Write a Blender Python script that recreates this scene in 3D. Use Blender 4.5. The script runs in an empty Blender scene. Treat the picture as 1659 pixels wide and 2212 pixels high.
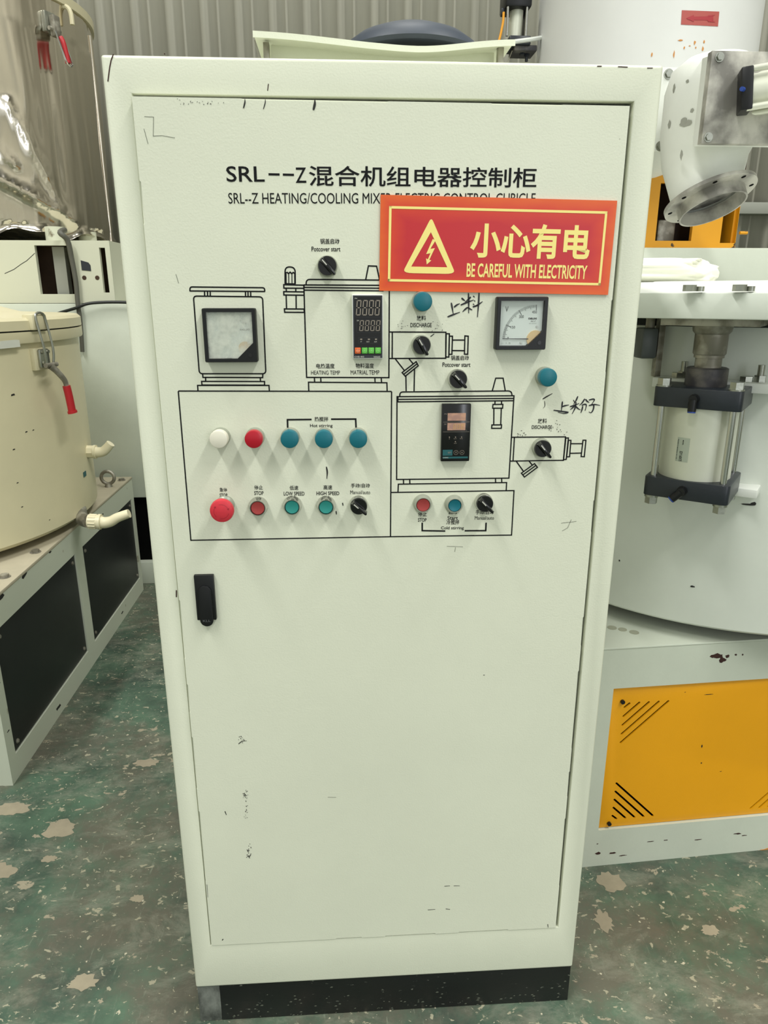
import bpy, bmesh, math, random
from mathutils import Vector, Matrix
R = math.radians
sc = bpy.context.scene
COL = sc.collection

# ------------------------------------------------------------------ camera
W, H, F = 1659, 2212, 1530.0
CAM = Vector((-.0751, -1.1444, 1.4819)); YAW, PIT = .05996, -.29705
cd = bpy.data.cameras.new('camera'); cam = bpy.data.objects.new('camera', cd); COL.objects.link(cam)
cd.sensor_fit = 'VERTICAL'; cd.sensor_height = 36; cd.lens = F / H * 36; cd.clip_start = .02
cam.location = CAM; cam.rotation_euler = (R(90) + PIT, 0, -YAW)
sc.camera = cam

# ------------------------------------------------------------------ world, lights, exposure
wd = bpy.data.worlds.new('world'); sc.world = wd; wd.use_nodes = True
wd.node_tree.nodes['Background'].inputs[0].default_value = (.96, 1.0, .93, 1)
wd.node_tree.nodes['Background'].inputs[1].default_value = .69


def skylight(name, x, y, z, sx, sy, power, col=(1, 1, .95)):
    l = bpy.data.lights.new(name, 'AREA'); l.shape = 'RECTANGLE'; l.size = sx; l.size_y = sy
    l.energy = power; l.color = col
    o = bpy.data.objects.new(name, l); COL.objects.link(o); o.location = (x, y, z); return o


skylight('skylight_strip', -3.35, -3.1, 8.7, .60, 6.0, 610)
skylight('skylight_strip', 3.95, -3.1, 8.7, .60, 6.0, 610)
skylight('skylight_strip', 0.2, 2.4, 8.9, 1.6, 3.0, 160)
o = skylight('added_front_fill', 3.4, -8.6, 3.0, .7, 5.0, 95, (.90, .93, 1)); o.rotation_euler = (R(90), 0, 0)  # added unseen lamp, a soft frontal fill from the open side
sc.view_settings.view_transform = 'Standard'; sc.view_settings.look = 'None'
sc.view_settings.gamma = 1; sc.view_settings.exposure = 0.05
sc.view_settings.use_curve_mapping = False


# ------------------------------------------------------------------ materials
def lin(*c):
    return tuple((v / 255 / 12.92 if v <= 10 else ((v / 255 + .055) / 1.055) ** 2.4) for v in c) + (1,)


def newmat(name):
    m = bpy.data.materials.new(name); m.use_nodes = True
    return m, m.node_tree.nodes, m.node_tree.links, m.node_tree.nodes['Principled BSDF']


def mat(name, col, rough=.5, metal=0, spec=.5, bump=0, bscale=200, var=0, vscale=3, coat=0, stretch=None):
    m, n, l, b = newmat(name)
    b.inputs['Base Color'].default_value = lin(*col); b.inputs['Roughness'].default_value = rough
    b.inputs['Metallic'].default_value = metal; b.inputs['Specular IOR Level'].default_value = spec
    b.inputs['Coat Weight'].default_value = coat
    tc = n.new('ShaderNodeTexCoord')
    if bump:
        t = n.new('ShaderNodeTexNoise'); t.inputs['Scale'].default_value = bscale; t.inputs['Detail'].default_value = 3
        l.new(tc.outputs['Object'], t.inputs['Vector'])
        bp = n.new('ShaderNodeBump'); bp.inputs['Strength'].default_value = bump; bp.inputs['Distance'].default_value = .002
        l.new(t.outputs['Fac'], bp.inputs['Height']); l.new(bp.outputs['Normal'], b.inputs['Normal'])
    if var:
        t = n.new('ShaderNodeTexNoise'); t.inputs['Scale'].default_value = vscale; t.inputs['Detail'].default_value = 6
        t.inputs['Roughness'].default_value = .65
        mp = n.new('ShaderNodeMapping'); mp.inputs['Scale'].default_value = stretch or (1, 1, 1)
        l.new(tc.outputs['Object'], mp.inputs['Vector']); l.new(mp.outputs['Vector'], t.inputs['Vector'])
        r = n.new('ShaderNodeValToRGB'); r.color_ramp.elements[0].position = .3; r.color_ramp.elements[1].position = .7
        a = lin(*col); r.color_ramp.elements[0].color = tuple(v * (1 - var) for v in a[:3]) + (1,)
        r.color_ramp.elements[1].color = tuple(min(1, v * (1 + var * .5)) for v in a[:3]) + (1,)
        l.new(t.outputs['Fac'], r.inputs['Fac']); l.new(r.outputs['Color'], b.inputs['Base Color'])
    return m


def two_tone(name, ca, cb, scale, thr, soft, rough=.5, metal=0, stretch=(1, 1, 1), detail=8, third=None, bump=.1):
    """base paint ca with worn patches cb (procedural wear)"""
    m, n, l, b = newmat(name)
    tc = n.new('ShaderNodeTexCoord'); mp = n.new('ShaderNodeMapping'); mp.inputs['Scale'].default_value = stretch
    l.new(tc.outputs['Object'], mp.inputs['Vector'])
    t = n.new('ShaderNodeTexNoise'); t.inputs['Scale'].default_value = scale; t.inputs['Detail'].default_value = detail
    l.new(mp.outputs['Vector'], t.inputs['Vector'])
    r = n.new('ShaderNodeValToRGB'); e = r.color_ramp.elements
    e[0].position = thr; e[0].color = lin(*ca); e[1].position = thr + soft; e[1].color = lin(*cb)
    if third:
        x = e.new(min(.99, thr + soft + .1)); x.color = lin(*third)
    l.new(t.outputs['Fac'], r.inputs['Fac']); l.new(r.outputs['Color'], b.inputs['Base Color'])
    b.inputs['Roughness'].default_value = rough; b.inputs['Metallic'].default_value = metal
    bp = n.new('ShaderNodeBump'); bp.inputs['Strength'].default_value = bump; bp.inputs['Distance'].default_value = .002
    l.new(t.outputs['Fac'], bp.inputs['Height']); l.new(bp.outputs['Normal'], b.inputs['Normal'])
    return m


M = {}
M['cab'] = mat('cabinet_paint', (222, 225, 206), .42, bump=.13, bscale=330, var=.05, vscale=2.2)
M['white'] = mat('machine_paint', (203, 209, 194), .45, bump=.12, bscale=120, var=.07, vscale=4)
M['white_tank'] = mat('tank_paint', (216, 221, 211), .38, bump=.1, bscale=60, var=.06, vscale=3)
M['chalk'] = mat('chalky_white_paint', (226, 229, 222), .5, bump=.15, bscale=90, var=.05, vscale=6)
M['hot'] = mat('hot_tank_paint', (222, 223, 220), .4, var=.04, vscale=3)
M['cream'] = mat('cream_paint', (214, 206, 172), .4, bump=.1, bscale=40, var=.06, vscale=3)
M['left_white'] = two_tone('chipped_left_paint', (196, 201, 184), (150, 146, 124), 9, .66, .03, .5, third=(196, 201, 184))
M['frame_dirty'] = two_tone('dirty_frame_paint', (204, 206, 186), (120, 112, 90), 7, .68, .04, .55)
M['black_panel'] = mat('black_panel_paint', (26, 29, 29), .45, bump=.05, bscale=200, var=.15, vscale=4)
M['black'] = mat('black_plastic', (17, 18, 20), .38, spec=.4)
M['gloss_black'] = mat('glossy_black_plastic', (10, 10, 12), .18, spec=.5)
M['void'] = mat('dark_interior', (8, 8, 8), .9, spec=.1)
M['ink'] = mat('black_print', (14, 15, 17), .6, spec=.2)
M['marker'] = mat('black_marker_ink', (22, 24, 30), .5)
M['scuff'] = mat('dark_scuff', (92, 96, 84), .7)
M['scuff2'] = mat('pale_scuff', (168, 170, 150), .7)
M['plinth'] = two_tone('worn_black_plinth', (15, 17, 16), (104, 106, 98), 60, .66, .05, .4, stretch=(1, 1, 2.2))
M['plinth_worn'] = mat('bare_grey_plinth_end', (112, 116, 110), .5, var=.75, vscale=34, stretch=(1, 1, .5))
M['dusty_top'] = mat('dusty_top_paint', (176, 168, 146), .6, var=.15, vscale=6)
M['yellow'] = mat('yellow_paint', (238, 166, 10), .42, bump=.1, bscale=260, var=.05, vscale=3)
M['yellow_chip'] = two_tone('chipped_yellow_paint', (226, 158, 20), (60, 44, 24), 14, .655, .015, .5)
M['brown'] = mat('dark_brown_steel', (62, 42, 24), .7, var=.3, vscale=12)
M['rust'] = mat('rust_chip', (58, 30, 24), .8, var=.3, vscale=60)
M['rust_orange'] = mat('orange_rust_stain', (206, 140, 70), .8)
M['chip_dark'] = mat('dark_paint_chip', (30, 30, 28), .7)
M['cyl'] = mat('cylinder_cap_paint', (36, 41, 48), .35, bump=.1, bscale=150, var=.12, vscale=20)
M['cyl_dust'] = two_tone('dusty_dark_steel', (52, 50, 54), (96, 92, 86), 22, .5, .2, .45)
M['alu'] = mat('brushed_aluminium', (214, 216, 200), .42, metal=.3, bump=.05, bscale=80, var=.06, vscale=8)
M['chrome'] = mat('chrome', (200, 200, 196), .14, metal=1)
M['zinc'] = mat('zinc_steel', (168, 170, 160), .32, metal=.9, bump=.15, bscale=120, var=.15, vscale=40)
M['dull_steel'] = two_tone('dusty_steel', (128, 124, 112), (176, 172, 160), 26, .45, .2, .45, metal=.5)
M['dirty_plate'] = two_tone('dirty_grey_plate', (118, 116, 110), (196, 194, 184), 11, .40, .22, .6, metal=.25, detail=10)
M['dirty_inside'] = two_tone('dirty_pipe_inside', (58, 58, 56), (150, 148, 142), 16, .45, .25, .6)
M['teal'] = mat('teal_lamp_cap', (4, 104, 118), .38, bump=.05, bscale=400)
M['teal2'] = mat('turquoise_button_cap', (36, 136, 128), .5)
M['red_lamp'] = mat('red_lamp_cap', (176, 12, 36), .28)
M['red_dull'] = mat('dull_red_button_cap', (158, 56, 54), .55, bump=.1, bscale=200)
M['estop'] = mat('emergency_stop_cap', (206, 48, 62), .42, var=.08, vscale=60)
M['estop_dark'] = mat('emergency_stop_arrow', (168, 32, 48), .5)
M['lamp_white'] = mat('white_lamp_cap', (226, 222, 206), .35)
M['collar'] = mat('grey_collar', (160, 164, 150), .35, metal=.35)
M['red_grip'] = mat('red_vinyl_grip', (176, 30, 38), .4)
M['pvc'] = mat('cream_plastic_pipe', (232, 224, 192), .35)
M['hose'] = mat('orange_air_hose', (232, 160, 40), .4)
M['cable'] = mat('grey_cable', (88, 88, 80), .55)
M['blackcable'] = mat('black_cable', (24, 28, 26), .5)
M['cloth'] = mat('white_cloth', (238, 238, 222), .9, bump=.5, bscale=25)
M['blue'] = mat('blue_plastic', (40, 70, 150), .4)
M['glassmist'] = None
M['dialpaper'] = mat('dial_paper', (216, 226, 220), .6)
M['dial_tan'] = mat('aged_tan_plastic', (214, 186, 132), .5)
M['dial_tan2'] = mat('aged_orange_plastic', (200, 160, 84), .5)
M['seg'] = mat('unlit_segment', (146, 136, 124), .5)
M['panelgrey'] = mat('dark_grey_face', (48, 50, 56), .4)
M['lcd'] = two_tone('pinkish_display', (196, 152, 128), (168, 130, 118), 90, .45, .2, .3)
M['btn_green'] = mat('green_key', (92, 190, 66), .4)
M['btn_green2'] = mat('light_green_key_mark', (150, 222, 130), .4)
M['btn_orange'] = mat('orange_key', (236, 104, 44), .4)
M['btn_orange2'] = mat('light_orange_key_mark', (246, 160, 120), .4)
M['tealband'] = mat('teal_band', (24, 88, 92), .4)
M['white_print'] = mat('white_print', (190, 190, 180), .5)
M['dim_print'] = mat('dim_print', (88, 90, 92), .5)
M['faint_print'] = mat('faint_print', (150, 158, 152), .6)
M['tag'] = mat('silver_nameplate', (176, 184, 170), .4, metal=.2)
M['sign_yellow'] = mat('sign_yellow_print', (250, 232, 140), .45)
M['arrow_red'] = mat('faded_red_sticker', (176, 84, 78), .6)
M['arrow_dark'] = mat('red_arrow_print', (168, 50, 58), .6)
M['grey_dark'] = mat('dark_grey_box', (74, 80, 78), .45, bump=.2, bscale=80)
M['dome'] = mat('dark_blue_grey_paint', (58, 66, 78), .5, var=.15, vscale=14)
M['beam'] = mat('wall_rail_paint', (150, 152, 142), .5)
M['whitechip'] = mat('pale_chip', (205, 207, 196), .5)
M['gap'] = mat('seam_shadow_gasket', (24, 30, 28), .8)

# stainless drum: dented sheet metal
m, n, l, b = newmat('stainless_sheet'); M['steel'] = m
b.inputs['Base Color'].default_value = lin(222, 214, 200); b.inputs['Metallic'].default_value = 1
b.inputs['Roughness'].default_value = .16
tc = n.new('ShaderNodeTexCoord'); mp = n.new('ShaderNodeMapping'); mp.inputs['Scale'].default_value = (1, 1, .12)
t = n.new('ShaderNodeTexNoise'); t.inputs['Scale'].default_value = 9; t.inputs['Detail'].default_value = 2
bp = n.new('ShaderNodeBump'); bp.inputs['Strength'].default_value = .5; bp.inputs['Distance'].default_value = .03
l.new(tc.outputs['Object'], mp.inputs['Vector']); l.new(mp.outputs['Vector'], t.inputs['Vector'])
l.new(t.outputs['Fac'], bp.inputs['Height']); l.new(bp.outputs['Normal'], b.inputs['Normal'])

# glass for the two meters
def glass(name, mist):
    m, n, l, b = newmat(name)
    n.remove(b); out = n['Material Output']
    tr = n.new('ShaderNodeBsdfTransparent'); gl = n.new('ShaderNodeBsdfGlossy'); gl.inputs['Roughness'].default_value = .08
    mx = n.new('ShaderNodeMixShader'); mx.inputs[0].default_value = .06
    l.new(tr.outputs[0], mx.inputs[1]); l.new(gl.outputs[0], mx.inputs[2])
    if mist:
        df = n.new('ShaderNodeBsdfDiffuse'); df.inputs[0].default_value = lin(222, 226, 214)
        tc = n.new('ShaderNodeTexCoord'); t = n.new('ShaderNodeTexNoise'); t.inputs['Scale'].default_value = 60
        t.inputs['Detail'].default_value = 8; l.new(tc.outputs['Object'], t.inputs['Vector'])
        r = n.new('ShaderNodeValToRGB'); r.color_ramp.elements[0].position = .35; r.color_ramp.elements[0].color = (.22, .22, .22, 1)
        r.color_ramp.elements[1].position = .65; r.color_ramp.elements[1].color = (.62, .62, .62, 1)
        l.new(t.outputs['Fac'], r.inputs['Fac'])
        m2 = n.new('ShaderNodeMixShader'); l.new(r.outputs['Color'], m2.inputs[0])
        l.new(mx.outputs[0], m2.inputs[1]); l.new(df.outputs[0], m2.inputs[2]); l.new(m2.outputs[0], out.inputs[0])
    else:
        l.new(mx.outputs[0], out.inputs[0])
    return m


M['glass'] = glass('clear_meter_glass', False)
M['glassmist'] = glass('hazy_film_glass', True)

# sign red fading to orange at the edges (sun-faded print, in sign coordinates)
m, n, l, b = newmat('sun_faded_red_print'); M['sign_red'] = m
b.inputs['Roughness'].default_value = .4
uv = n.new('ShaderNodeUVMap'); sx = n.new('ShaderNodeSeparateXYZ'); l.new(uv.outputs[0], sx.inputs[0])
def edge(sock, k):
    a = n.new('ShaderNodeMath'); a.operation = 'SUBTRACT'; a.inputs[1].default_value = .5; l.new(sock, a.inputs[0])
    a2 = n.new('ShaderNodeMath'); a2.operation = 'ABSOLUTE'; l.new(a.outputs[0], a2.inputs[0])
    a3 = n.new('ShaderNodeMath'); a3.operation = 'SUBTRACT'; a3.inputs[0].default_value = .5; l.new(a2.outputs[0], a3.inputs[1])
    a4 = n.new('ShaderNodeMath'); a4.operation = 'MULTIPLY'; a4.inputs[1].default_value = k; l.new(a3.outputs[0], a4.inputs[0])
    return a4.outputs[0]
mn = n.new('ShaderNodeMath'); mn.operation = 'MINIMUM'; l.new(edge(sx.outputs[0], 2.5), mn.inputs[0]); l.new(edge(sx.outputs[1], 1.0), mn.inputs[1])
ns = n.new('ShaderNodeTexNoise'); ns.inputs['Scale'].default_value = 5; l.new(uv.outputs[0], ns.inputs['Vector'])
ad = n.new('ShaderNodeMath'); ad.operation = 'MULTIPLY_ADD'; ad.inputs[1].default_value = .14; l.new(ns.outputs['Fac'], ad.inputs[0]); l.new(mn.outputs[0], ad.inputs[2])
r = n.new('ShaderNodeValToRGB'); e = r.color_ramp.elements
e[0].position = .07; e[0].color = lin(228, 96, 30); e[1].position = .34; e[1].color = lin(198, 34, 42)
x = e.new(.19); x.color = lin(216, 62, 34)
l.new(ad.outputs[0], r.inputs['Fac']); l.new(r.outputs['Color'], b.inputs['Base Color'])

# worn green floor paint over concrete
m, n, l, b = newmat('worn_green_floor'); M['floor'] = m
tc = n.new('ShaderNodeTexCoord')
def noise(scale, detail=8, rough=.6, stretch=(1, 1, 1), rot=0, dist=0):
    mp = n.new('ShaderNodeMapping'); mp.inputs['Scale'].default_value = stretch; mp.inputs['Rotation'].default_value = (0, 0, rot)
    t = n.new('ShaderNodeTexNoise'); t.inputs['Scale'].default_value = scale; t.inputs['Detail'].default_value = detail
    t.inputs['Roughness'].default_value = rough; t.inputs['Distortion'].default_value = dist
    l.new(tc.outputs['Object'], mp.inputs['Vector']); l.new(mp.outputs['Vector'], t.inputs['Vector']); return t.outputs['Fac']
def ramp(sock, p0, c0, p1, c1, mid=None):
    r = n.new('ShaderNodeValToRGB'); e = r.color_ramp.elements
    e[0].position = p0; e[0].color = c0; e[1].position = p1; e[1].color = c1
    if mid: q = e.new(mid[0]); q.color = mid[1]
    l.new(sock, r.inputs['Fac']); return r.outputs['Color']
def mix(f, a, c):
    x = n.new('ShaderNodeMix'); x.data_type = 'RGBA'; l.new(f, x.inputs['Factor'])
    for s, v in ((6, a), (7, c)):
        if isinstance(v, tuple): x.inputs[s].default_value = v
        else: l.new(v, x.inputs[s])
    return x.outputs[2]
K0, K1 = (0, 0, 0, 1), (1, 1, 1, 1)
green = ramp(noise(5, 8, .65), .34, lin(50, 66, 57), .66, lin(84, 110, 90))
dirt = ramp(noise(2.6, 10, .72), .455, K0, .60, (.82, .82, .82, 1))
c1 = mix(dirt, green, lin(97, 92, 80))
streak = ramp(noise(6, 12, .8, (1, 1.8, 1), .9, .4), .49, K0, .66, (.55, .55, .55, 1))
c2 = mix(streak, c1, lin(140, 142, 126))
streak2 = ramp(noise(9, 6, .8, (7, 1, 1), -.9), .6, K0, .7, (.6, .6, .6, 1))
c2 = mix(streak2, c2, lin(136, 144, 126))
flake = ramp(noise(15, 10, .62, (1, 1.4, 1), .3, .3), .645, K0, .66, K1)
c3 = mix(flake, c2, lin(152, 144, 124))
flake2 = ramp(noise(38, 8, .6, (1, 1.5, 1), .8, .5), .62, K0, .64, (.9, .9, .9, 1))
c3 = mix(flake2, c3, lin(160, 156, 134))
fleck = ramp(noise(70, 4, .5), .68, K0, .7, K1)
c4 = mix(fleck, c3, lin(186, 180, 158))
scr = ramp(noise(30, 3, .5, (.6, 14, 1), 1.0), .73, K0, .75, (.7, .7, .7, 1))
c5 = mix(scr, c4, lin(196, 200, 176))
l.new(c5, b.inputs['Base Color'])
l.new(ramp(noise(4, 6), .3, (.35, .35, .35, 1), .7, (.6, .6, .6, 1)), b.inputs['Roughness'])
bp = n.new('ShaderNodeBump'); bp.inputs['Strength'].default_value = .25; bp.inputs['Distance'].default_value = .003
l.new(noise(60, 8, .7), bp.inputs['Height']); l.new(bp.outputs['Normal'], b.inputs['Normal'])
M['patch'] = mat('bare_concrete_patch', (152, 143, 122), .7, bump=.3, bscale=60, var=.15, vscale=14)

M['wall'] = mat('corrugated_sheet_paint', (172, 170, 157), .5, var=.10, vscale=2.5, stretch=(6, 6, .25))
M['ceil'] = mat('roof_sheet', (120, 122, 116), .6)


# ------------------------------------------------------------------ mesh helpers
def nb(): return bmesh.new()


def merge(bm, t, Mx=None):
    if Mx is not None: bmesh.ops.transform(t, matrix=Mx, verts=t.verts)
    me = bpy.data.meshes.new('tmp'); t.to_mesh(me); t.free(); bm.from_mesh(me); bpy.data.meshes.remove(me)


def bevel_all(t, w, seg=2, angle=35):
    es = [e for e in t.edges if len(e.link_faces) == 2 and e.calc_face_angle(0) > R(angle)]
    if w > 0 and es: bmesh.ops.bevel(t, geom=es, offset=w, segments=seg, affect='EDGES', profile=.5, clamp_overlap=True)


def Bx(bm, x0, x1, y0, y1, z0, z1, bev=0, Mx=None, seg=2):
    t = bmesh.new(); bmesh.ops.create_cube(t, size=1)
    for v in t.verts:
        v.co = Vector(((x0 + x1) / 2 + v.co.x * (x1 - x0), (y0 + y1) / 2 + v.co.y * (y1 - y0), (z0 + z1) / 2 + v.co.z * (z1 - z0)))
    bevel_all(t, bev, seg); merge(bm, t, Mx)


def basis(d):
    d = Vector(d).normalized(); a = Vector((0, 0, 1)) if abs(d.z) < .9 else Vector((1, 0, 0))
    x = a.cross(d).normalized(); y = d.cross(x); return x, y, d


def Cy(bm, p0, p1, r0, r1=None, seg=28, bev=0, Mx=None, bs=2):
    p0, p1 = Vector(p0), Vector(p1); r1 = r0 if r1 is None else r1
    x, y, d = basis(p1 - p0); t = bmesh.new(); A, B = [], []
    for i in range(seg):
        a = 2 * math.pi * i / seg; q = x * math.cos(a) + y * math.sin(a)
        A.append(t.verts.new(p0 + q * r0)); B.append(t.verts.new(p1 + q * r1))
    for i in range(seg):
        j = (i + 1) % seg; t.faces.new((A[i], A[j], B[j], B[i]))
    t.faces.new(A[::-1]); t.faces.new(B)
    if bev: bevel_all(t, bev, bs, 50)
    merge(bm, t, Mx)


def Lathe(bm, prof, o, axis=(0, 0, 1), seg=40, Mx=None, cap0=True, cap1=True, wob=None):
    o = Vector(o); x, y, d = basis(axis); t = bmesh.new(); rings = []
    for (r, h) in prof:
        if r < 1e-6: rings.append([t.verts.new(o + d * h)]); continue
        ring = []
        for i in range(seg):
            a = 2 * math.pi * i / seg; rr = r
            hh = h
            if wob: rr, hh = wob(a, r, h)
            ring.append(t.verts.new(o + d * hh + (x * math.cos(a) + y * math.sin(a)) * rr))
        rings.append(ring)
    for A, B in zip(rings, rings[1:]):
        for i in range(seg):
            j = (i + 1) % seg
            if len(A) == 1 and len(B) == 1: continue
            if len(A) == 1: t.faces.new((A[0], B[j], B[i]))
            elif len(B) == 1: t.faces.new((A[i], A[j], B[0]))
            else: t.faces.new((A[i], A[j], B[j], B[i]))
    if cap0 and len(rings[0]) > 1: t.faces.new(rings[0][::-1])
    if cap1 and len(rings[-1]) > 1: t.faces.new(rings[-1])
    merge(bm, t, Mx)


def smooth_pts(P, k=6):
    P = [Vector(p) for p in P]; out = []
    for i in range(len(P) - 1):
        a = P[max(0, i - 1)]; b_ = P[i]; c = P[i + 1]; d = P[min(len(P) - 1, i + 2)]
        for s in range(k):
            t = s / k
            out.append(.5 * ((2 * b_) + (-a + c) * t + (2 * a - 5 * b_ + 4 * c - d) * t * t + (-a + 3 * b_ - 3 * c + d) * t ** 3))
    out.append(P[-1]); return out


def Tube(bm, pts, r, seg=10, smooth=0, Mx=None, rf=None):
    P = smooth_pts(pts, smooth) if smooth else [Vector(p) for p in pts]
    t = bmesh.new(); rings = []; x = None
    for i, p in enumerate(P):
        d = (P[min(i + 1, len(P) - 1)] - P[max(i - 1, 0)]).normalized()
        if x is None: x, _, _ = basis(d)
        x = (x - d * x.dot(d)).normalized(); y = d.cross(x)
        rr = rf(i / (len(P) - 1)) * r if rf else r
        rings.append([t.verts.new(p + (x * math.cos(2 * math.pi * k / seg) + y * math.sin(2 * math.pi * k / seg)) * rr) for k in range(seg)])
    for A, B in zip(rings, rings[1:]):
        for i in range(seg):
            j = (i + 1) % seg; t.faces.new((A[i], A[j], B[j], B[i]))
    t.faces.new(rings[0][::-1]); t.faces.new(rings[-1]); merge(bm, t, Mx)


def Prism(bm, poly, o, ex, ey, h, bev=0, Mx=None, top=None):
    """polygon poly in plane (ex,ey) at o, extruded by vector h; top = optional shifted polygon"""
    o, ex, ey, h = Vector(o), Vector(ex), Vector(ey), Vector(h); t = bmesh.new()
    A = [t.verts.new(o + ex * p[0] + ey * p[1]) for p in poly]
    B = [t.verts.new(o + ex * p[0] + ey * p[1] + h) for p in (top or poly)]
    k = len(poly)
    for i in range(k):
        j = (i + 1) % k; t.faces.new((A[i], A[j], B[j], B[i]))
    t.faces.new(A[::-1]); t.faces.new(B)
    bmesh.ops.recalc_face_normals(t, faces=t.faces)
    bevel_all(t, bev, 2); merge(bm, t, Mx)


def roundpoly(P, r, k=5):
    out = []
    for i, p in enumerate(P):
        p = Vector(p); a = Vector(P[i - 1]); c = Vector(P[(i + 1) % len(P)])
        rr = r[i] if isinstance(r, (list, tuple)) else r
        if rr <= 0: out.append(tuple(p)); continue
        u = (a - p).normalized(); w = (c - p).normalized()
        for s in range(k + 1):
            t = s / k; q = (p + u * rr) * (1 - t) ** 2 + p * 2 * t * (1 - t) + (p + w * rr) * t * t
            out.append(tuple(q))
    return out


ORG = {}


def put(name, bm, m, parent=None, angle=38, label=None, keep=False):
    """link one bmesh (authored in world coordinates) as ONE mesh object"""
    if not keep: bmesh.ops.recalc_face_normals(bm, faces=bm.faces)
    me = bpy.data.meshes.new(name); bm.to_mesh(me); bm.free()
    o = bpy.data.objects.new(name, me); COL.objects.link(o)
    org = ORG.get(parent.name, Vector((0, 0, 0))) if parent else None
    if parent is None:
        c = Vector((0, 0, 0))
        if len(me.vertices):
            xs = [v.co for v in me.vertices]
            c = Vector(((min(v.x for v in xs) + max(v.x for v in xs)) / 2, (min(v.y for v in xs) + max(v.y for v in xs)) / 2, min(v.z for v in xs)))
        org = c; o.location = c
    else:
        o.parent = parent
    me.transform(Matrix.Translation(-org)); ORG[o.name] = org
    for p in me.polygons: p.use_smooth = True
    me.set_sharp_from_angle(angle=R(angle))
    me.materials.append(M[m] if isinstance(m, str) else m)
    if label: o['label'] = label
    return o


def stuff(name, bm, m, parent, **k):
    o = put(name, bm, m, parent, **k); o['kind'] = 'stuff'; return o


def thing(name, label, cat, loc, group=None):
    o = bpy.data.objects.new(name, None); COL.objects.link(o); o.location = loc; ORG[o.name] = Vector(loc)
    o.empty_display_size = .05
    o['label'] = label; o['category'] = cat
    if group: o['group'] = group
    return o


def tag(o, label, cat, group=None):
    o['label'] = label; o['category'] = cat
    if group: o['group'] = group
    return o


def struct(name, bm, m):
    o = put(name, bm, m); o['kind'] = 'structure'; return o


def hexbolt(bm, p, d, r=.009, h=.007, washer=True):
    p = Vector(p); d = Vector(d).normalized()
    if washer: Cy(bm, p, p + d * .0018, r * 1.35, seg=16)
    Cy(bm, p, p + d * h, r, seg=6)


# ------------------------------------------------------------------ lens helper: rays of the surveyed camera
_f = Vector((math.sin(YAW) * math.cos(PIT), math.cos(YAW) * math.cos(PIT), math.sin(PIT)))
_r = Vector((math.cos(YAW), -math.sin(YAW), 0)); _u = _r.cross(_f)


def ray(px, py): return _f + _r * ((px - W / 2) / F) - _u * ((py - H / 2) / F)


def atY(px, py, y):
    d = ray(px, py); return CAM + d * ((y - CAM.y) / d.y)


# ================================================================== SETTING
bm = nb(); Bx(bm, -7, 8, -9, 4.6, -.1, 0); struct('floor', bm, 'floor')
# corrugated back wall: trapezoid ribs every 0.23 m
bm = nb(); xs = []; x = -7.0
while x < 8:
    xs += [(x, 0), (x + .018, -.032), (x + .050, -.032), (x + .068, 0), (x + .118, 0), (x + .122, -.007), (x + .134, -.007), (x + .138, 0)]
    x += .231
lo = [bm.verts.new((a, 4.5 + b_, 0)) for a, b_ in xs]; hi = [bm.verts.new((a, 4.5 + b_, 9.4)) for a, b_ in xs]
for i in range(len(xs) - 1): bm.faces.new((lo[i], lo[i + 1], hi[i + 1], hi[i]))
o = struct('wall_back', bm, 'wall')
sm = o.modifiers.new('sheet', 'SOLIDIFY'); sm.thickness = .004
bm = nb(); Bx(bm, 1.9, 8, 4.36, 4.46, 2.06, 2.14, .004); struct('trim_1', bm, 'beam')
bm = nb(); Bx(bm, -7, 1.2, 4.36, 4.46, 1.40, 1.52, .004); struct('trim_2', bm, 'beam')
bm = nb(); Bx(bm, -7.1, -7, -9, 4.6, 0, 9.4); struct('wall_left', bm, 'wall')
bm = nb(); Bx(bm, 8, 8.1, -9, 4.6, 0, 9.4); struct('wall_right', bm, 'wall')
bm = nb(); Bx(bm, -7, 8, -5, 4.6, 9.4, 9.5); struct('ceiling', bm, 'ceil')
# bare patches where the floor paint has come off
random.seed(4)
fl = bpy.data.objects['floor']
for (x, y, rx, ry) in ((-.912, .607, .045, .035), (-1.02, .45, .05, .03), (-1.09, .70, .05, .03), (-.68, .11, .03, .02), (-.62, .34, .018, .012),
                       (.614, .32, .035, .03), (.551, .20, .02, .03), (-.90, .49, .02, .012), (-.74, .90, .04, .02), (.80, .16, .02, .015)):
    bm = nb(); pts = []
    for i in range(26):
        a = i * 2 * math.pi / 26; k = 1 + random.uniform(-.22, .22); pts.append((x + rx * k * math.cos(a), y + ry * k * math.sin(a)))
    Prism(bm, pts, (0, 0, .0002), (1, 0, 0), (0, 1, 0), (0, 0, .0006))
    put('bare_patch', bm, 'patch', fl)

# ================================================================== CONTROL CABINET
cab = thing('control_cabinet', 'tall pale green-white electrical control cabinet with printed mixer diagram on its door', 'cabinet', (0, .17, 0))
HT, HB, XL, XR, ZT, ZB = 1.801, .0996, -.3617, .3606, 1.7531, .2110
DEP = .33


def door_y(x, z):
    l_ = min(1, max(0, (.36 - x) / .72)); t_ = min(1, max(0, (z - .21) / 1.54)); return -(.0015 + .010 * l_ * t_)


def D(px, py, dep=0.0):
    y = -.004
    for _ in range(3):
        p = atY(px, py, y - dep); y = door_y(p.x, p.z)
    return p


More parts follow.
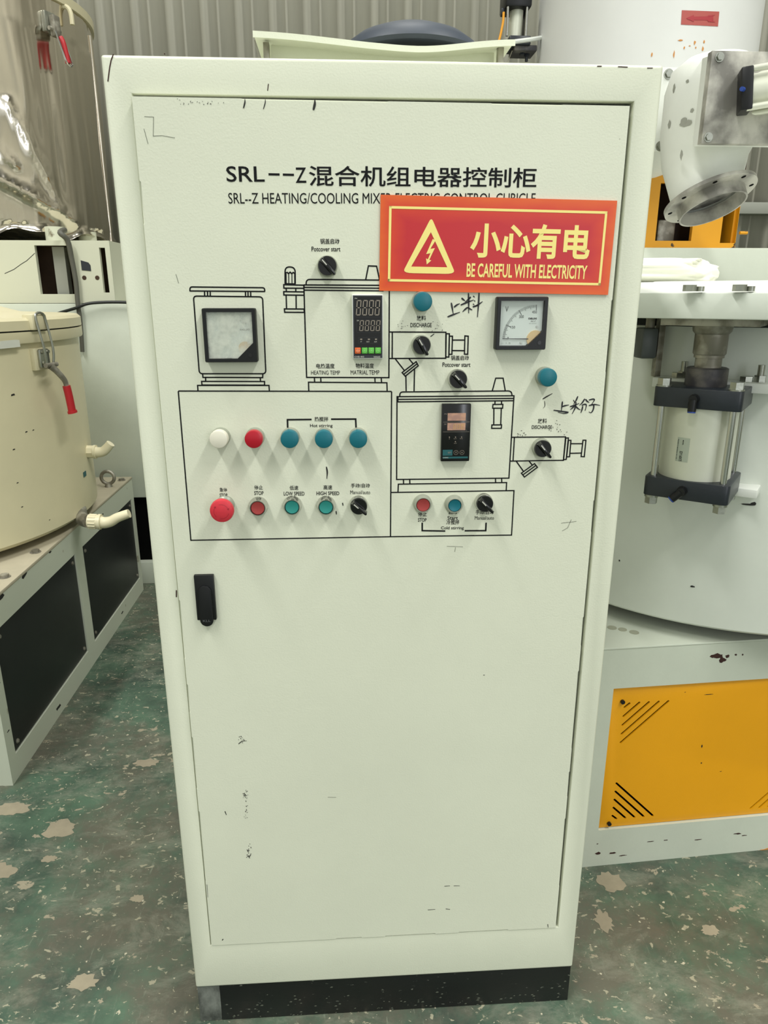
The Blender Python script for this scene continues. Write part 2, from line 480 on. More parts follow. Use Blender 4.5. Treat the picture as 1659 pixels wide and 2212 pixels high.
# body shell with front opening
bm = nb(); e = .004
ring = lambda x0, x1, z0, z1, y: [bm.verts.new(v) for v in ((x0, y, z0), (x1, y, z0), (x1, y, z1), (x0, y, z1))]
Bk = ring(-.4, .4, HB, HT, DEP); Fo = ring(-.4, .4, HB, HT, 0); Fi = ring(XL, XR, ZB, ZT, 0); Ri = ring(XL, XR, ZB, ZT, .022)
lip = ring(XL + .014, XR - .014, ZB + .014, ZT - .014, .022)
for A, B in ((Bk, Fo), (Fo, Fi), (Fi, Ri), (Ri, lip)):
    for i in range(4):
        j = (i + 1) % 4; bm.faces.new((A[i], A[j], B[j], B[i]))
bm.faces.new(Bk)
bm.faces.new(lip)
bm.edges.ensure_lookup_table()
es = [e_ for e_ in bm.edges if (all(abs(abs(v.co.x) - .4) < 1e-4 or abs(v.co.z - HT) < 1e-4 or abs(v.co.z - HB) < 1e-4 for v in e_.verts) and all(v.co.y < .001 for v in e_.verts))
      or (abs(e_.verts[0].co.y - e_.verts[1].co.y) > .1)]
bmesh.ops.bevel(bm, geom=es, offset=.005, segments=3, affect='EDGES', profile=.6)
es = [e_ for e_ in bm.edges if all(abs(v.co.y) < 1e-5 and (abs(v.co.x - XL) < 1e-4 or abs(v.co.x - XR) < 1e-4 or abs(v.co.z - ZT) < 1e-4 or abs(v.co.z - ZB) < 1e-4) for v in e_.verts)]
bmesh.ops.bevel(bm, geom=es, offset=.0022, segments=2, affect='EDGES', profile=.5)
put('body', bm, 'cab', cab)
bm = nb(); Bx(bm, XL + .002, XR - .002, .012, .0215, ZB + .002, ZT - .002); put('gap_shade_sheet', bm, 'gap', cab)  # dark sheet behind the door, its colour paints the shade in the gap
bm = nb(); Bx(bm, -.352, .3985, .004, DEP - .01, 0, HB, .002); put('plinth', bm, 'plinth', cab)
bm = nb(); Bx(bm, -.3985, -.352, .004, DEP - .01, 0, HB, .002); put('plinth_end', bm, 'plinth_worn', cab, label='bare grey worn left end of the plinth')

bm = nb(); random.seed(11)
for _ in range(90):
    x = random.uniform(-.34, .39); z = .002 + abs(random.gauss(0, .028)); q = random.uniform(.001, .0035)
    if z < .09: Prism(bm, [(x - q, z - q * .3), (x + q * .6, z - q * .5), (x + q, z + q * .2), (x - q * .2, z + q * .5)], (0, .0040, 0), (1, 0, 0), (0, 0, 1), (0, -.0003, 0))
stuff('scraped_spots', bm, 'scuff', cab)

# door: slightly sprung panel, a grid so the small warp is real
TL, TR, BL, BR = D(286, 205), D(1363, 226), D(456, 2041), D(1204, 2002)
dx0 = (TL.x + BL.x) / 2; dx1 = (TR.x + BR.x) / 2; dz0 = ZB + .0012; dz1 = ZT - .0060
dx0 = XL + .0022; dx1 = XR - .0062
bm = nb(); NX, NZ = 14, 28; G = []
for i in range(NX + 1):
    G.append([])
    for k in range(NZ + 1):
        x = dx0 + (dx1 - dx0) * i / NX; z = dz0 + (dz1 - dz0) * k / NZ
        G[-1].append(bm.verts.new((x, door_y(x, z), z)))
for i in range(NX):
    for k in range(NZ): bm.faces.new((G[i][k], G[i + 1][k], G[i + 1][k + 1], G[i][k + 1]))
ex = bmesh.ops.extrude_face_region(bm, geom=bm.faces[:])
for v in ex['geom']:
    if isinstance(v, bmesh.types.BMVert): v.co.y = .0115
rim = [e_ for e_ in bm.edges if len(e_.link_faces) == 2 and e_.calc_face_angle(0) > R(60) and all(v.co.y < .003 for v in e_.verts)]
bmesh.ops.recalc_face_normals(bm, faces=bm.faces)
bmesh.ops.bevel(bm, geom=rim, offset=.0018, segments=2, affect='EDGES')
put('door', bm, 'cab', cab)


# ---- flat print on the door
def C1(x, y): return (380 + x / 3.456, 480 + y / 3.456)
def C2(x, y): return (820 + x / 3.318, 620 + y / 3.318)
def C3(x, y): return (380 + x / 3.456, 840 + y / 3.456)
def C4(x, y): return (820 + x / 3.456, 820 + y / 3.456)
def PX(x, y): return (x, y)


def surf(x, z, lift=.0004): return Vector((x, door_y(x, z) - lift, z))


def ribbon(bm, pts, w=.0018, conv=PX, closed=False, wf=None, lift=.0004):
    P = []
    for p in pts:
        q = conv(*p); d = D(*q); P.append(Vector((d.x, d.z)))
    if closed: P.append(P[0])
    # subdivide so the ribbon follows the sheet
    Q = [P[0]]
    for a, b_ in zip(P, P[1:]):
        k = max(1, int((b_ - a).length / .05))
        for s in range(1, k + 1): Q.append(a.lerp(b_, s / k))
    L, Rr = [], []
    for i, p in enumerate(Q):
        a = Q[i - 1] if i else (Q[-2] if closed else None); c = Q[i + 1] if i < len(Q) - 1 else (Q[1] if closed else None)
        d1 = (p - a).normalized() if a is not None else None; d2 = (c - p).normalized() if c is not None else None
        if d1 is None: d1 = d2
        if d2 is None: d2 = d1
        n1 = Vector((-d1.y, d1.x)); n2 = Vector((-d2.y, d2.x)); mv = (n1 + n2)
        mv = n1 if mv.length < .2 else mv.normalized()
        k = min(1.6, 1 / max(.3, mv.dot(n1)))
        ww = w / 2 * (wf(i / max(1, len(Q) - 1)) if wf else 1)
        L.append(p + mv * ww * k); Rr.append(p - mv * ww * k)
    A = [bm.verts.new(surf(p.x, p.y, lift)) for p in L]; B = [bm.verts.new(surf(p.x, p.y, lift)) for p in Rr]
    for i in range(len(A) - 1): bm.faces.new((A[i], A[i + 1], B[i + 1], B[i]))


def rpx(P, r, k=5): return roundpoly(P, r, k)


bm = nb()
def ln(pts, conv, closed=False, w=.0020): ribbon(bm, pts, w, conv, closed)
ln(rpx([(105, 483), (663, 489), (663, 517), (105, 513)], [18, 18, 3, 3]), C1, True)
for x in (214, 236, 256, 519, 538, 558): ln([(x, 514), (x + 1, 553)], C1)
ln(rpx([(131, 551), (647, 557), (672, 1131), (175, 1131)], 26), C1, True)
ln([(200, 1132), (202, 1158), (648, 1160), (649, 1132)], C1)
ln([(222, 1160), (222, 1187)], C1); ln([(630, 1160), (632, 1189)], C1)
ln([(192, 1188), (662, 1189), (662, 1216), (195, 1215)], C1, True)
ln([(165, 1260), (162, 1218), (695, 1218), (698, 1261)], C1)
ln([(18, 1260), (1610, 1263)], C1); ln([(18, 17), (112, 1130), (1602, 1103), (1610, 20)], C3)
ln(rpx([(815, 460), (815, 332), (890, 336), (891, 461)], [0, 36, 36, 0]), C1); ln([(813, 459), (892, 461)], C1)
ln([(816, 384), (822, 377), (832, 375), (841, 384)], C1); ln([(841, 384), (853, 373), (865, 384)], C1); ln([(865, 384), (876, 375), (889, 384)], C1)
for x in (823, 842, 866, 886): ln([(x, 384), (x + 1, 458)], C1, w=.0013)
ln([(805, 466), (956, 470), (956, 493), (806, 492)], C1, True)
ln([(823, 494), (825, 517)], C1); ln([(895, 494), (895, 517)], C1)
ln([(805, 518), (957, 520), (957, 545), (806, 543)], C1, True)
ln([(823, 545), (826, 647)], C1); ln([(897, 546), (898, 647)], C1)
ln([(810, 647), (957, 648), (958, 673), (812, 672)], C1, True)
ln(rpx([(972, 466), (974, 427), (1530, 432)], [0, 26, 0]), C1)
ln([(955, 468), (1530, 471)], C1); ln([(957, 487), (1530, 493)], C1); ln([(958, 507), (1550, 513)], C1)
ln([(1417, 428), (1437, 326), (1498, 328), (1520, 430)], C1)
ln([(955, 468), (976, 1158), (1590, 1160), (1593, 510)], C1)
for x in (1034, 1081, 1485, 1533): ln([(x, 1160), (x + 2, 1195)], C1)
ln([(992, 1260), (990, 1194), (1575, 1198), (1577, 1262)], C1)
# discharge valve of the hot mixer
ln([(68, 322), (475, 324), (474, 510), (68, 512)], C2); ln([(91, 322), (90, 512)], C2)
ln([(477, 334), (500, 335), (496, 502), (474, 501)], C2, True); ln([(500, 352), (522, 352), (518, 482), (497, 482)], C2, True)
ln([(520, 380), (609, 380)], C2); ln([(518, 455), (608, 456)], C2); ln([(611, 350), (635, 352), (631, 482), (608, 481)], C2, True)
ln([(112, 514), (178, 599)], C2); ln([(210, 513), (239, 549)], C2)
ln([(161, 613), (262, 535), (277, 564), (184, 639)], C2, True); ln([(171, 627), (270, 549)], C2)
ln([(188, 637), (190, 746)], C2); ln([(250, 588), (247, 746)], C2)
# cold mixer
ln(rpx([(150, 124), (152, 92), (986, 84), (988, 119)], [0, 22, 28, 0]), C4)
ln([(808, 742), (832, 653), (885, 653), (900, 741)], C2)
ln([(130, 127), (1003, 120), (965, 735), (127, 745)], C4, True); ln([(135, 147), (1002, 140)], C4); ln([(135, 166), (1001, 157)], C4); ln([(137, 127), (136, 166)], C4)
ln([(862, 160), (860, 185)], C4); ln([(910, 159), (910, 184)], C4); ln([(846, 185), (920, 184), (918, 213), (844, 213)], C4, True)
ln([(853, 213), (852, 337)], C4); ln([(908, 213), (904, 336)], C4); ln([(838, 338), (910, 337), (908, 363), (836, 363)], C4, True)
for x, y in ((178, 745), (225, 744), (865, 738), (911, 737)): ln([(x, y), (x + 1, y + 33)], C4)
ln([(137, 837), (140, 780), (948, 768), (945, 828)], C4)
ln([(86, 842), (1003, 828), (985, 1160), (80, 1172)], C4)
ln([(983, 430), (1388, 427), (1372, 602), (973, 608)], C4); ln([(1006, 430), (996, 608)], C4)
ln([(1390, 435), (1409, 435), (1393, 595), (1373, 597)], C4, True); ln([(1410, 452), (1428, 453), (1418, 575), (1396, 576)], C4, True)
ln([(1427, 478), (1512, 478)], C4); ln([(1421, 550), (1507, 548)], C4); ln([(1518, 452), (1540, 452), (1528, 575), (1504, 574)], C4, True)
ln([(1020, 609), (1073, 684)], C4); ln([(1115, 607), (1139, 638)], C4)
ln([(1058, 698), (1156, 627), (1178, 654), (1081, 727)], C4, True); ln([(1068, 712), (1167, 640)], C4)
put('printed_mixer_diagram', bm, 'ink', cab, keep=True)
for p_, cv in (([(318, 1067), (318, 1127), (490, 1130)], C4), ([(635, 1128), (792, 1127), (795, 1067)], C4), ([(835, 300), (833, 230), (1013, 228)], C3), ([(1158, 226), (1342, 225), (1345, 295)], C3)):
    bm = nb(); ln(p_, cv, w=.0026); put('printed_bracket_line', bm, 'ink', cab, keep=True)


def text_mesh(body, bold=0.0, shear=0.0):
    c = bpy.data.curves.new('text', 'FONT'); c.body = body; c.resolution_u = 3; c.offset = bold; c.shear = shear
    o = bpy.data.objects.new('text', c); COL.objects.link(o)
    dg = bpy.context.evaluated_depsgraph_get(); me = bpy.data.meshes.new_from_object(o.evaluated_get(dg))
    bpy.data.objects.remove(o); bpy.data.curves.remove(c)
    V = [v.co.copy() for v in me.vertices]; Fc = [tuple(p.vertices) for p in me.polygons]; bpy.data.meshes.remove(me)
    x0, x1 = min(v.x for v in V), max(v.x for v in V); y0, y1 = min(v.y for v in V), max(v.y for v in V)
    return [((v.x - x0) / (x1 - x0), (v.y - y0) / (y1 - y0)) for v in V], Fc


def text_map(bm, body, fn, bold=0.0, shear=0.0):
    V, Fc = text_mesh(body, bold, shear); vs = [bm.verts.new(fn(u, v)) for u, v in V]
    for f in Fc:
        try: bm.faces.new([vs[i] for i in f])
        except ValueError: pass


def label(body, conv, x0, y0, x1, y1, bold=.01, m='ink', name='printed_lettering', x0b=None, x1b=None, y1t=None):
    bm = nb(); a = D(*conv(x0, y1)); b_ = D(*conv(x1, y1 if y1t is None else y1t)); t = D(*conv((x0 + x1) / 2, y0)); t0 = D(*conv((x0 + x1) / 2, y1))
    hh = t.z - t0.z

    def fn(u, v):
        x = a.x + (b_.x - a.x) * u; z = a.z + (b_.z - a.z) * u + hh * v; return surf(x, z, .0005)
    text_map(bm, body, fn, bold); return put(name, bm, m, cab, keep=True)


label('SRL', PX, 490, 359, 572, 393, .008)
bm = nb(); ribbon(bm, [(580, 376.5), (604, 377)], .0030); ribbon(bm, [(611, 377.2), (635, 377.8)], .0030); stuff('printed_dashes', bm, 'ink', cab, keep=True)
label('Z', PX, 639, 362, 662, 395, .006)
label('混合机组电器控制柜', PX, 668, 358, 1158, 402, .010, y1t=406)
label('SRL--Z HEATING/COOLING MIXER ELECTRIC CONTROL CUBICLE', PX, 494, 417, 1156, 440, .0)
L2 = [('锅盖启动', C1, 1078, 122, 1220, 163), ('Potcover start', C1, 1013, 182, 1228, 218), ('电热温度', C1, 1048, 1055, 1185, 1092),
      ('HEATING TEMP', C1, 1010, 1107, 1225, 1138), ('物料温度', C1, 1342, 1053, 1478, 1090), ('MATRIAL TEMP', C1, 1305, 1105, 1518, 1137),
      ('放料', C2, 265, 205, 332, 240), ('DISCHARGE', C2, 220, 257, 373, 288), ('锅盖启动', C2, 511, 490, 638, 525), ('Potcover start', C2, 450, 540, 650, 572),
      ('放料', C2, 1133, 942, 1197, 977), ('DISCHARGE', C2, 1090, 990, 1234, 1017),
      ('热搅拌', C3, 1035, 208, 1138, 243), ('Hot stirring', C3, 1002, 262, 1170, 292), ('急停', C3, 327, 737, 383, 768), ('STOP', C3, 328, 780, 386, 805),
      ('停止', C3, 586, 718, 650, 752), ('STOP', C3, 586, 763, 655, 792), ('低速', C3, 850, 722, 914, 755), ('LOW SPEED', C3, 806, 767, 960, 796),
      ('高速', C3, 1102, 718, 1167, 752), ('HIGH SPEED', C3, 1050, 765, 1220, 793), ('手动/自动', C3, 1307, 705, 1447, 738), ('Manual/auto', C3, 1302, 757, 1450, 786),
      ('停止', C4, 288, 986, 352, 1021), ('STOP', C4, 286, 1033, 350, 1061), ('启动', C4, 514, 968, 580, 1006), ('Start', C4, 506, 1018, 584, 1046),
      ('冷搅拌', C4, 498, 1046, 594, 1082), ('Cold stirring', C4, 458, 1095, 628, 1124), ('手动/自动', C4, 716, 972, 852, 1006), ('Manual/auto', C4, 710, 1018, 853, 1045)]
for t_, cv, a, b_, c, d in L2: label(t_, cv, a, b_, c, d, (0 if 'M' in t_ else .012) if ord(t_[0]) < 256 else .010)

# handwriting in marker
def stroke(bm, pts, conv, w=.0024, taper=True, k=4):
    P = [tuple(v)[:2] for v in smooth_pts([(p[0], p[1], 0) for p in pts], k)] if len(pts) > 2 else pts
    ribbon(bm, P, w, conv, wf=(lambda t: .55 + .6 * math.sin(math.pi * min(1, t * 1.1 + .1))) if taper else None, lift=.0006)


def C5(x, y): return (940 + x / 4.1475, 620 + y / 4.1475)
bm = nb()
for s in ([(144, 140), (152, 185), (162, 240)], [(168, 182), (192, 162), (220, 148)], [(110, 268), (165, 246), (222, 225)],
          [(236, 98), (252, 112), (268, 124)], [(320, 88), (300, 108), (268, 134)], [(228, 162), (290, 135), (345, 116)], [(298, 55), (300, 140), (300, 235)],
          [(290, 182), (268, 200), (245, 222)], [(290, 182), (308, 194), (332, 206)], [(340, 80), (354, 92)], [(350, 120), (358, 130)], [(338, 150), (350, 160)],
          [(362, 172), (390, 155), (424, 130)], [(393, 52), (388, 150), (378, 270)], [(336, 178), (362, 170), (390, 158)]):
    stroke(bm, s, C5, .0023)
put('handwriting', bm, 'marker', cab, keep=True)
bm = nb()
for s in ([(1140, 1025), (1136, 1060), (1130, 1108)], [(1136, 1072), (1165, 1062), (1198, 1056)], [(1060, 1103), (1120, 1112), (1188, 1122), (1150, 1132), (1100, 1120)],
          [(1238, 1012), (1250, 1035)], [(1278, 978), (1262, 1015), (1240, 1050)], [(1206, 1072), (1250, 1058), (1290, 1042)], [(1262, 1030), (1252, 1085), (1226, 1136)],
          [(1250, 1062), (1232, 1080), (1210, 1098)], [(1258, 1066), (1275, 1085), (1300, 1100)],
          [(1340, 1000), (1318, 1035), (1292, 1060)], [(1346, 1004), (1362, 1024), (1380, 1034)], [(1312, 1060), (1340, 1050), (1354, 1060), (1342, 1108)], [(1322, 1066), (1314, 1100), (1304, 1128)],
          [(1376, 1012), (1412, 1004), (1426, 1012), (1400, 1052)], [(1400, 1052), (1420, 1060), (1414, 1100), (1396, 1125), (1376, 1118)], [(1376, 1062), (1425, 1052), (1476, 1060)]):
    stroke(bm, s, C5, .0021)
put('handwriting', bm, 'marker', cab, keep=True)
# scuffs, scratches and small chips on door and frame (flat marks)
bm = nb()
SC = [([(526, 234), (529, 222), (529, 214)], .0018), ([(569, 236), (573, 222), (573, 214)], .0012), ([(677, 238), (680, 225), (680, 215)], .003),
      ([(705, 1008), (707, 1020), (706, 1034)], .0022), ([(740, 1086), (741, 1092)], .0026), ([(726, 1104), (727, 1111)], .0026),
      ([(482, 2028), (480, 2031)], .003), ([(1183, 1996), (1184, 2003)], .002), ([(960, 1914), (972, 1913)], .0016), ([(980, 1913), (993, 1913)], .0014),
      ([(924, 1965), (940, 1964)], .0016), ([(963, 1963), (972, 1964)], .0018), ([(1044, 1458), (1047, 1458)], .0018), ([(1338, 300), (1339, 301)], .001),
      ([(1172, 862), (1182, 856), (1193, 850)], .0018), ([(1176, 866), (1177, 876), (1173, 882)], .001),
      ([(930, 727), (938, 721)], .002), ([(486, 1752), (489, 1760)], .0022), ([(447, 1910), (449, 1938)], .001)]
for p, w_ in SC: stroke(bm, p, PX, w_, k=3)
random.seed(7)
def speck(bm, cx, cy, sx, sy, num, w_):
    for _ in range(num):
        x = random.gauss(cx, sx); y = random.gauss(cy, sy); a = random.uniform(0, 6.28); q = random.uniform(1, 3)
        ribbon(bm, [(x, y), (x + q * math.cos(a), y + q * math.sin(a))], w_, lift=.0006)
speck(bm, 440, 222, 30, 3, 22, .0007); speck(bm, 529, 1715, 3, 5, 20, .001); speck(bm, 531, 1745, 1.6, 14, 16, .0008); speck(bm, 538, 1843, 2, 8, 26, .0013)
speck(bm, 521, 1590, 3, 8, 12, .0009); speck(bm, 1125, 935, 6, 5, 12, .0008); speck(bm, 1205, 930, 10, 8, 18, .0009); speck(bm, 863, 705, 7, 5, 12, .0007); speck(bm, 945, 705, 7, 6, 10, .0007)
stroke(bm, [(515, 1607), (523, 1601), (533, 1600)], PX, .0014, k=3)
stuff('scuff_mark', bm, 'chip_dark', cab, keep=True)
bm = nb()
for p in ([(312, 252), (332, 253), (331, 294), (350, 293), (378, 298)], [(311, 278), (316, 296), (320, 311)], [(1212, 1130), (1245, 1126)], [(1234, 1122), (1226, 1140), (1214, 1147)],
          [(965, 1180), (1000, 1181)], [(984, 1182), (982, 1192)], [(380, 592), (386, 612)], [(708, 1722), (726, 1722)]):
    ribbon(bm, p, .0006, lift=.0005)
stuff('hairline_scratch', bm, 'scuff', cab, keep=True)
# red-brown scratch at the frame's top-left corner and dark nicks along the top edge
bm = nb()
def fr(px, py, y=-.0004): return atY(px, py, y)
def frib(pts, w):
    P = [fr(*p) for p in pts]
    for a, b_ in zip(P, P[1:]):
        d = (b_ - a).normalized(); nn = Vector((-d.z, 0, d.x)) * w / 2
        bm.faces.new([bm.verts.new(q) for q in (a + nn, b_ + nn, b_ - nn, a - nn)])
frib([(245, 117), (240, 130), (237, 145), (235, 160), (233, 176)], .0016); frib([(355, 115), (356, 118)], .0016)
frib([(1290, 143), (1300, 143)], .0014); frib([(1335, 144), (1356, 145)], .0013); frib([(1398, 147), (1410, 147)], .0011)
frib([(580, 181), (578, 196)], .0012); frib([(381, 1275), (381, 1290)], .002)
stuff('frame_scratch', bm, 'rust', cab, keep=True)

# ---- things mounted on the door
def center(conv, x, y, dep):
    p = D(*conv(x, y), dep); y0 = door_y(p.x, p.z); return Vector((p.x, y0, p.z))


OUT = Vector((0, -1, 0))


def lamp(conv, x, y, m, lab, worn=False):
    c = center(conv, x, y, .026); e0 = thing_part('indicator_lamp', cab)
    bm = nb(); Lathe(bm, [(.0150, 0), (.0150, .009), (.0143, .011), (.0143, .014)], c, OUT, 36); put('collar', bm, 'collar', e0) if False else None
    o = put('indicator_lamp', bm, 'collar', cab, label=lab)
    bm = nb(); Lathe(bm, [(.0140, .012), (.0144, .014), (.0144, .0245), (.0136, .0268), (.0120, .0275), (0, .0277)], c, OUT, 36); put('lamp_cap', bm, m, o)
    return o


def thing_part(name, parent): return None


for x, m_, lab in ((318, 'lamp_white', 'white lamp with grey collar'), (580, 'red_lamp', 'red lamp'), (848, 'teal', 'teal lamp'), (1104, 'teal', 'teal lamp'), (1362, 'teal', 'teal lamp')):
    lamp(C3, x, 378, m_, lab)
lamp(C2, 311, 105, 'teal', 'teal lamp'); lamp(C2, 1210, 650, 'teal', 'teal lamp')


def button(conv, x, y, m_, lab, ringm='chrome', r=.0135, d=.016):
    c = center(conv, x, y, d)
    bm = nb(); Lathe(bm, [(.0158, 0), (.0158, .004), (.0150, .006), (r, d - .002), (r - .0006, d), (r - .0017, d), (r - .0022, d - .004)], c, OUT, 40, cap1=True)
    o = put('push_button', bm, ringm, cab, label=lab)
    bm = nb(); Lathe(bm, [(r - .0023, d - .006), (r - .0023, d - .002), (r - .003, d - .0008), (r - .006, d - .0014), (0, d - .0026)], c, OUT, 36); put('button_cap', bm, m_, o)


button(C3, 610, 892, 'red_dull', 'dull red push button in chrome ring')
button(C3, 866, 885, 'teal2', 'turquoise push button in dark ring', 'chrome'); button(C3, 1120, 885, 'teal2', 'turquoise push button in dark ring', 'chrome')
button(C4, 326, 938, 'red_dull', 'dull red push button in silver ring', 'collar', .0135, .013); button(C4, 562, 942, 'teal', 'teal push button in silver ring', 'collar', .0130, .013)


def selector(conv, x, y, ang, lab, clear=False):
    c = center(conv, x, y, .016)
    bm = nb(); Lathe(bm, [(.0155, 0), (.0155, .005), (.0148, .010), (.0142, .011)], c, OUT, 40); o = put('selector_switch', bm, 'chrome' if clear else 'collar', cab, label=lab)
    bm = nb(); Lathe(bm, [(.0138, .009), (.0140, .015), (.0132, .0165), (0, .0165)], c, OUT, 36); put('knob', bm, 'gloss_black', o)
    # raised grip bar with a white pointer line
    d = Vector((math.cos(R(ang)), 0, math.sin(R(ang)))); s = Vector((d.z, 0, -d.x))
    poly = [(-.0135, -.0042), (.006, -.0045), (.0165, -.0030), (.0178, 0), (.0165, .0030), (.006, .0045), (-.0135, .0042)]
    top = [(-.0125, -.0024), (.006, -.0026), (.0158, -.0018), (.0168, 0), (.0158, .0018), (.006, .0026), (-.0125, .0024)]
    bm = nb(); Prism(bm, poly, c + OUT * .0155, d, s, OUT * .0125, .0006, top=top); g = put('grip_bar', bm, 'gloss_black', o)
    bm = nb(); Prism(bm, [(-.011, -.0009), (-.001, -.0009), (-.001, .0009), (-.011, .0009)], c + OUT * .0281, d, s, OUT * .0004); put('pointer_line', bm, 'white_print', o)


selector(C1, 1130, 325, -48, 'black selector switch'); selector(C2, 303, 418, -60, 'black selector switch')
selector(C2, 566, 663, -47, 'black selector switch in silver ring', True); selector(C3, 1365, 880, -42, 'black selector switch in silver ring', True)
selector(C4, 788, 930, -47, 'black selector switch in silver ring', True); selector(C4, 1222, 518, -50, 'black selector switch')

# emergency stop mushroom
c = center(C3, 340, 915, .040)
bm = nb(); Lathe(bm, [(.0155, 0), (.0155, .006), (.0125, .008), (.0125, .026)], c, OUT, 36); o = put('emergency_stop', bm, 'collar', cab, label='red mushroom emergency stop button')
bm = nb(); Lathe(bm, [(.0125, .024), (.0175, .027), (.0192, .031), (.0192, .036), (.0180, .040), (.0140, .0418), (0, .0424)], c, OUT, 44); put('mushroom_cap', bm, 'estop', o)
bm = nb()
for k in range(3):
    a0 = R(25 + 120 * k); P = []
    for s in range(9):
        a = a0 + R(80) * s / 8; P.append((a))
    A = [bm.verts.new(c + OUT * .0418 + Vector((math.cos(a), 0, math.sin(a))) * .0126) for a in P]; B = [bm.verts.new(c + OUT * .0421 + Vector((math.cos(a), 0, math.sin(a))) * .0116) for a in P]
    for i in range(8): bm.faces.new((A[i], A[i + 1], B[i + 1], B[i]))
    a = P[0]; q = lambda a_, r_: bm.verts.new(c + OUT * .0422 + Vector((math.cos(a_), 0, math.sin(a_))) * r_)
    bm.faces.new((q(a, .0142), q(a, .0100), q(a - R(14), .0121)))
put('release_arrows', bm, 'estop_dark', o, keep=True)

# door latch
a, b_, c_, d_ = D(422.5, 1243, .008), D(460, 1243, .008), D(427, 1340, .008), D(463, 1340, .008)
cx = (a.x + b_.x + c_.x + d_.x) / 4; z1 = (a.z + b_.z) / 2; z0 = (c_.z + d_.z) / 2; yy = door_y(cx, (z0 + z1) / 2)
bm = nb(); Bx(bm, cx - .0165, cx + .0165, yy - .008, yy, z0, z1, .0015); latch = put('door_latch', bm, 'black', cab, label='black swing-handle door latch')
st = lambda r, h0, h1, k=10: [(r * math.cos(math.pi * i / k), h1 - r + r * math.sin(math.pi * i / k)) for i in range(k + 1)] + [(-r * math.cos(math.pi * i / k), h0 + r - r * math.sin(math.pi * i / k)) for i in range(k + 1)]
bm = nb(); Prism(bm, st(.0112, z0 - .010, z1 - .018), (cx + .0005, yy - .006, 0), (1, 0, 0), (0, 0, 1), (0, -.006, 0), .001); hd = put('swing_handle', bm, 'black', latch)
bm = nb(); text_map(bm, 'KLL', lambda u, v: Vector((cx - .006 + .013 * u, yy - .01215, z0 - .001 + .004 * v)), .01); put('embossed_lettering', bm, 'dim_print', latch, keep=True)


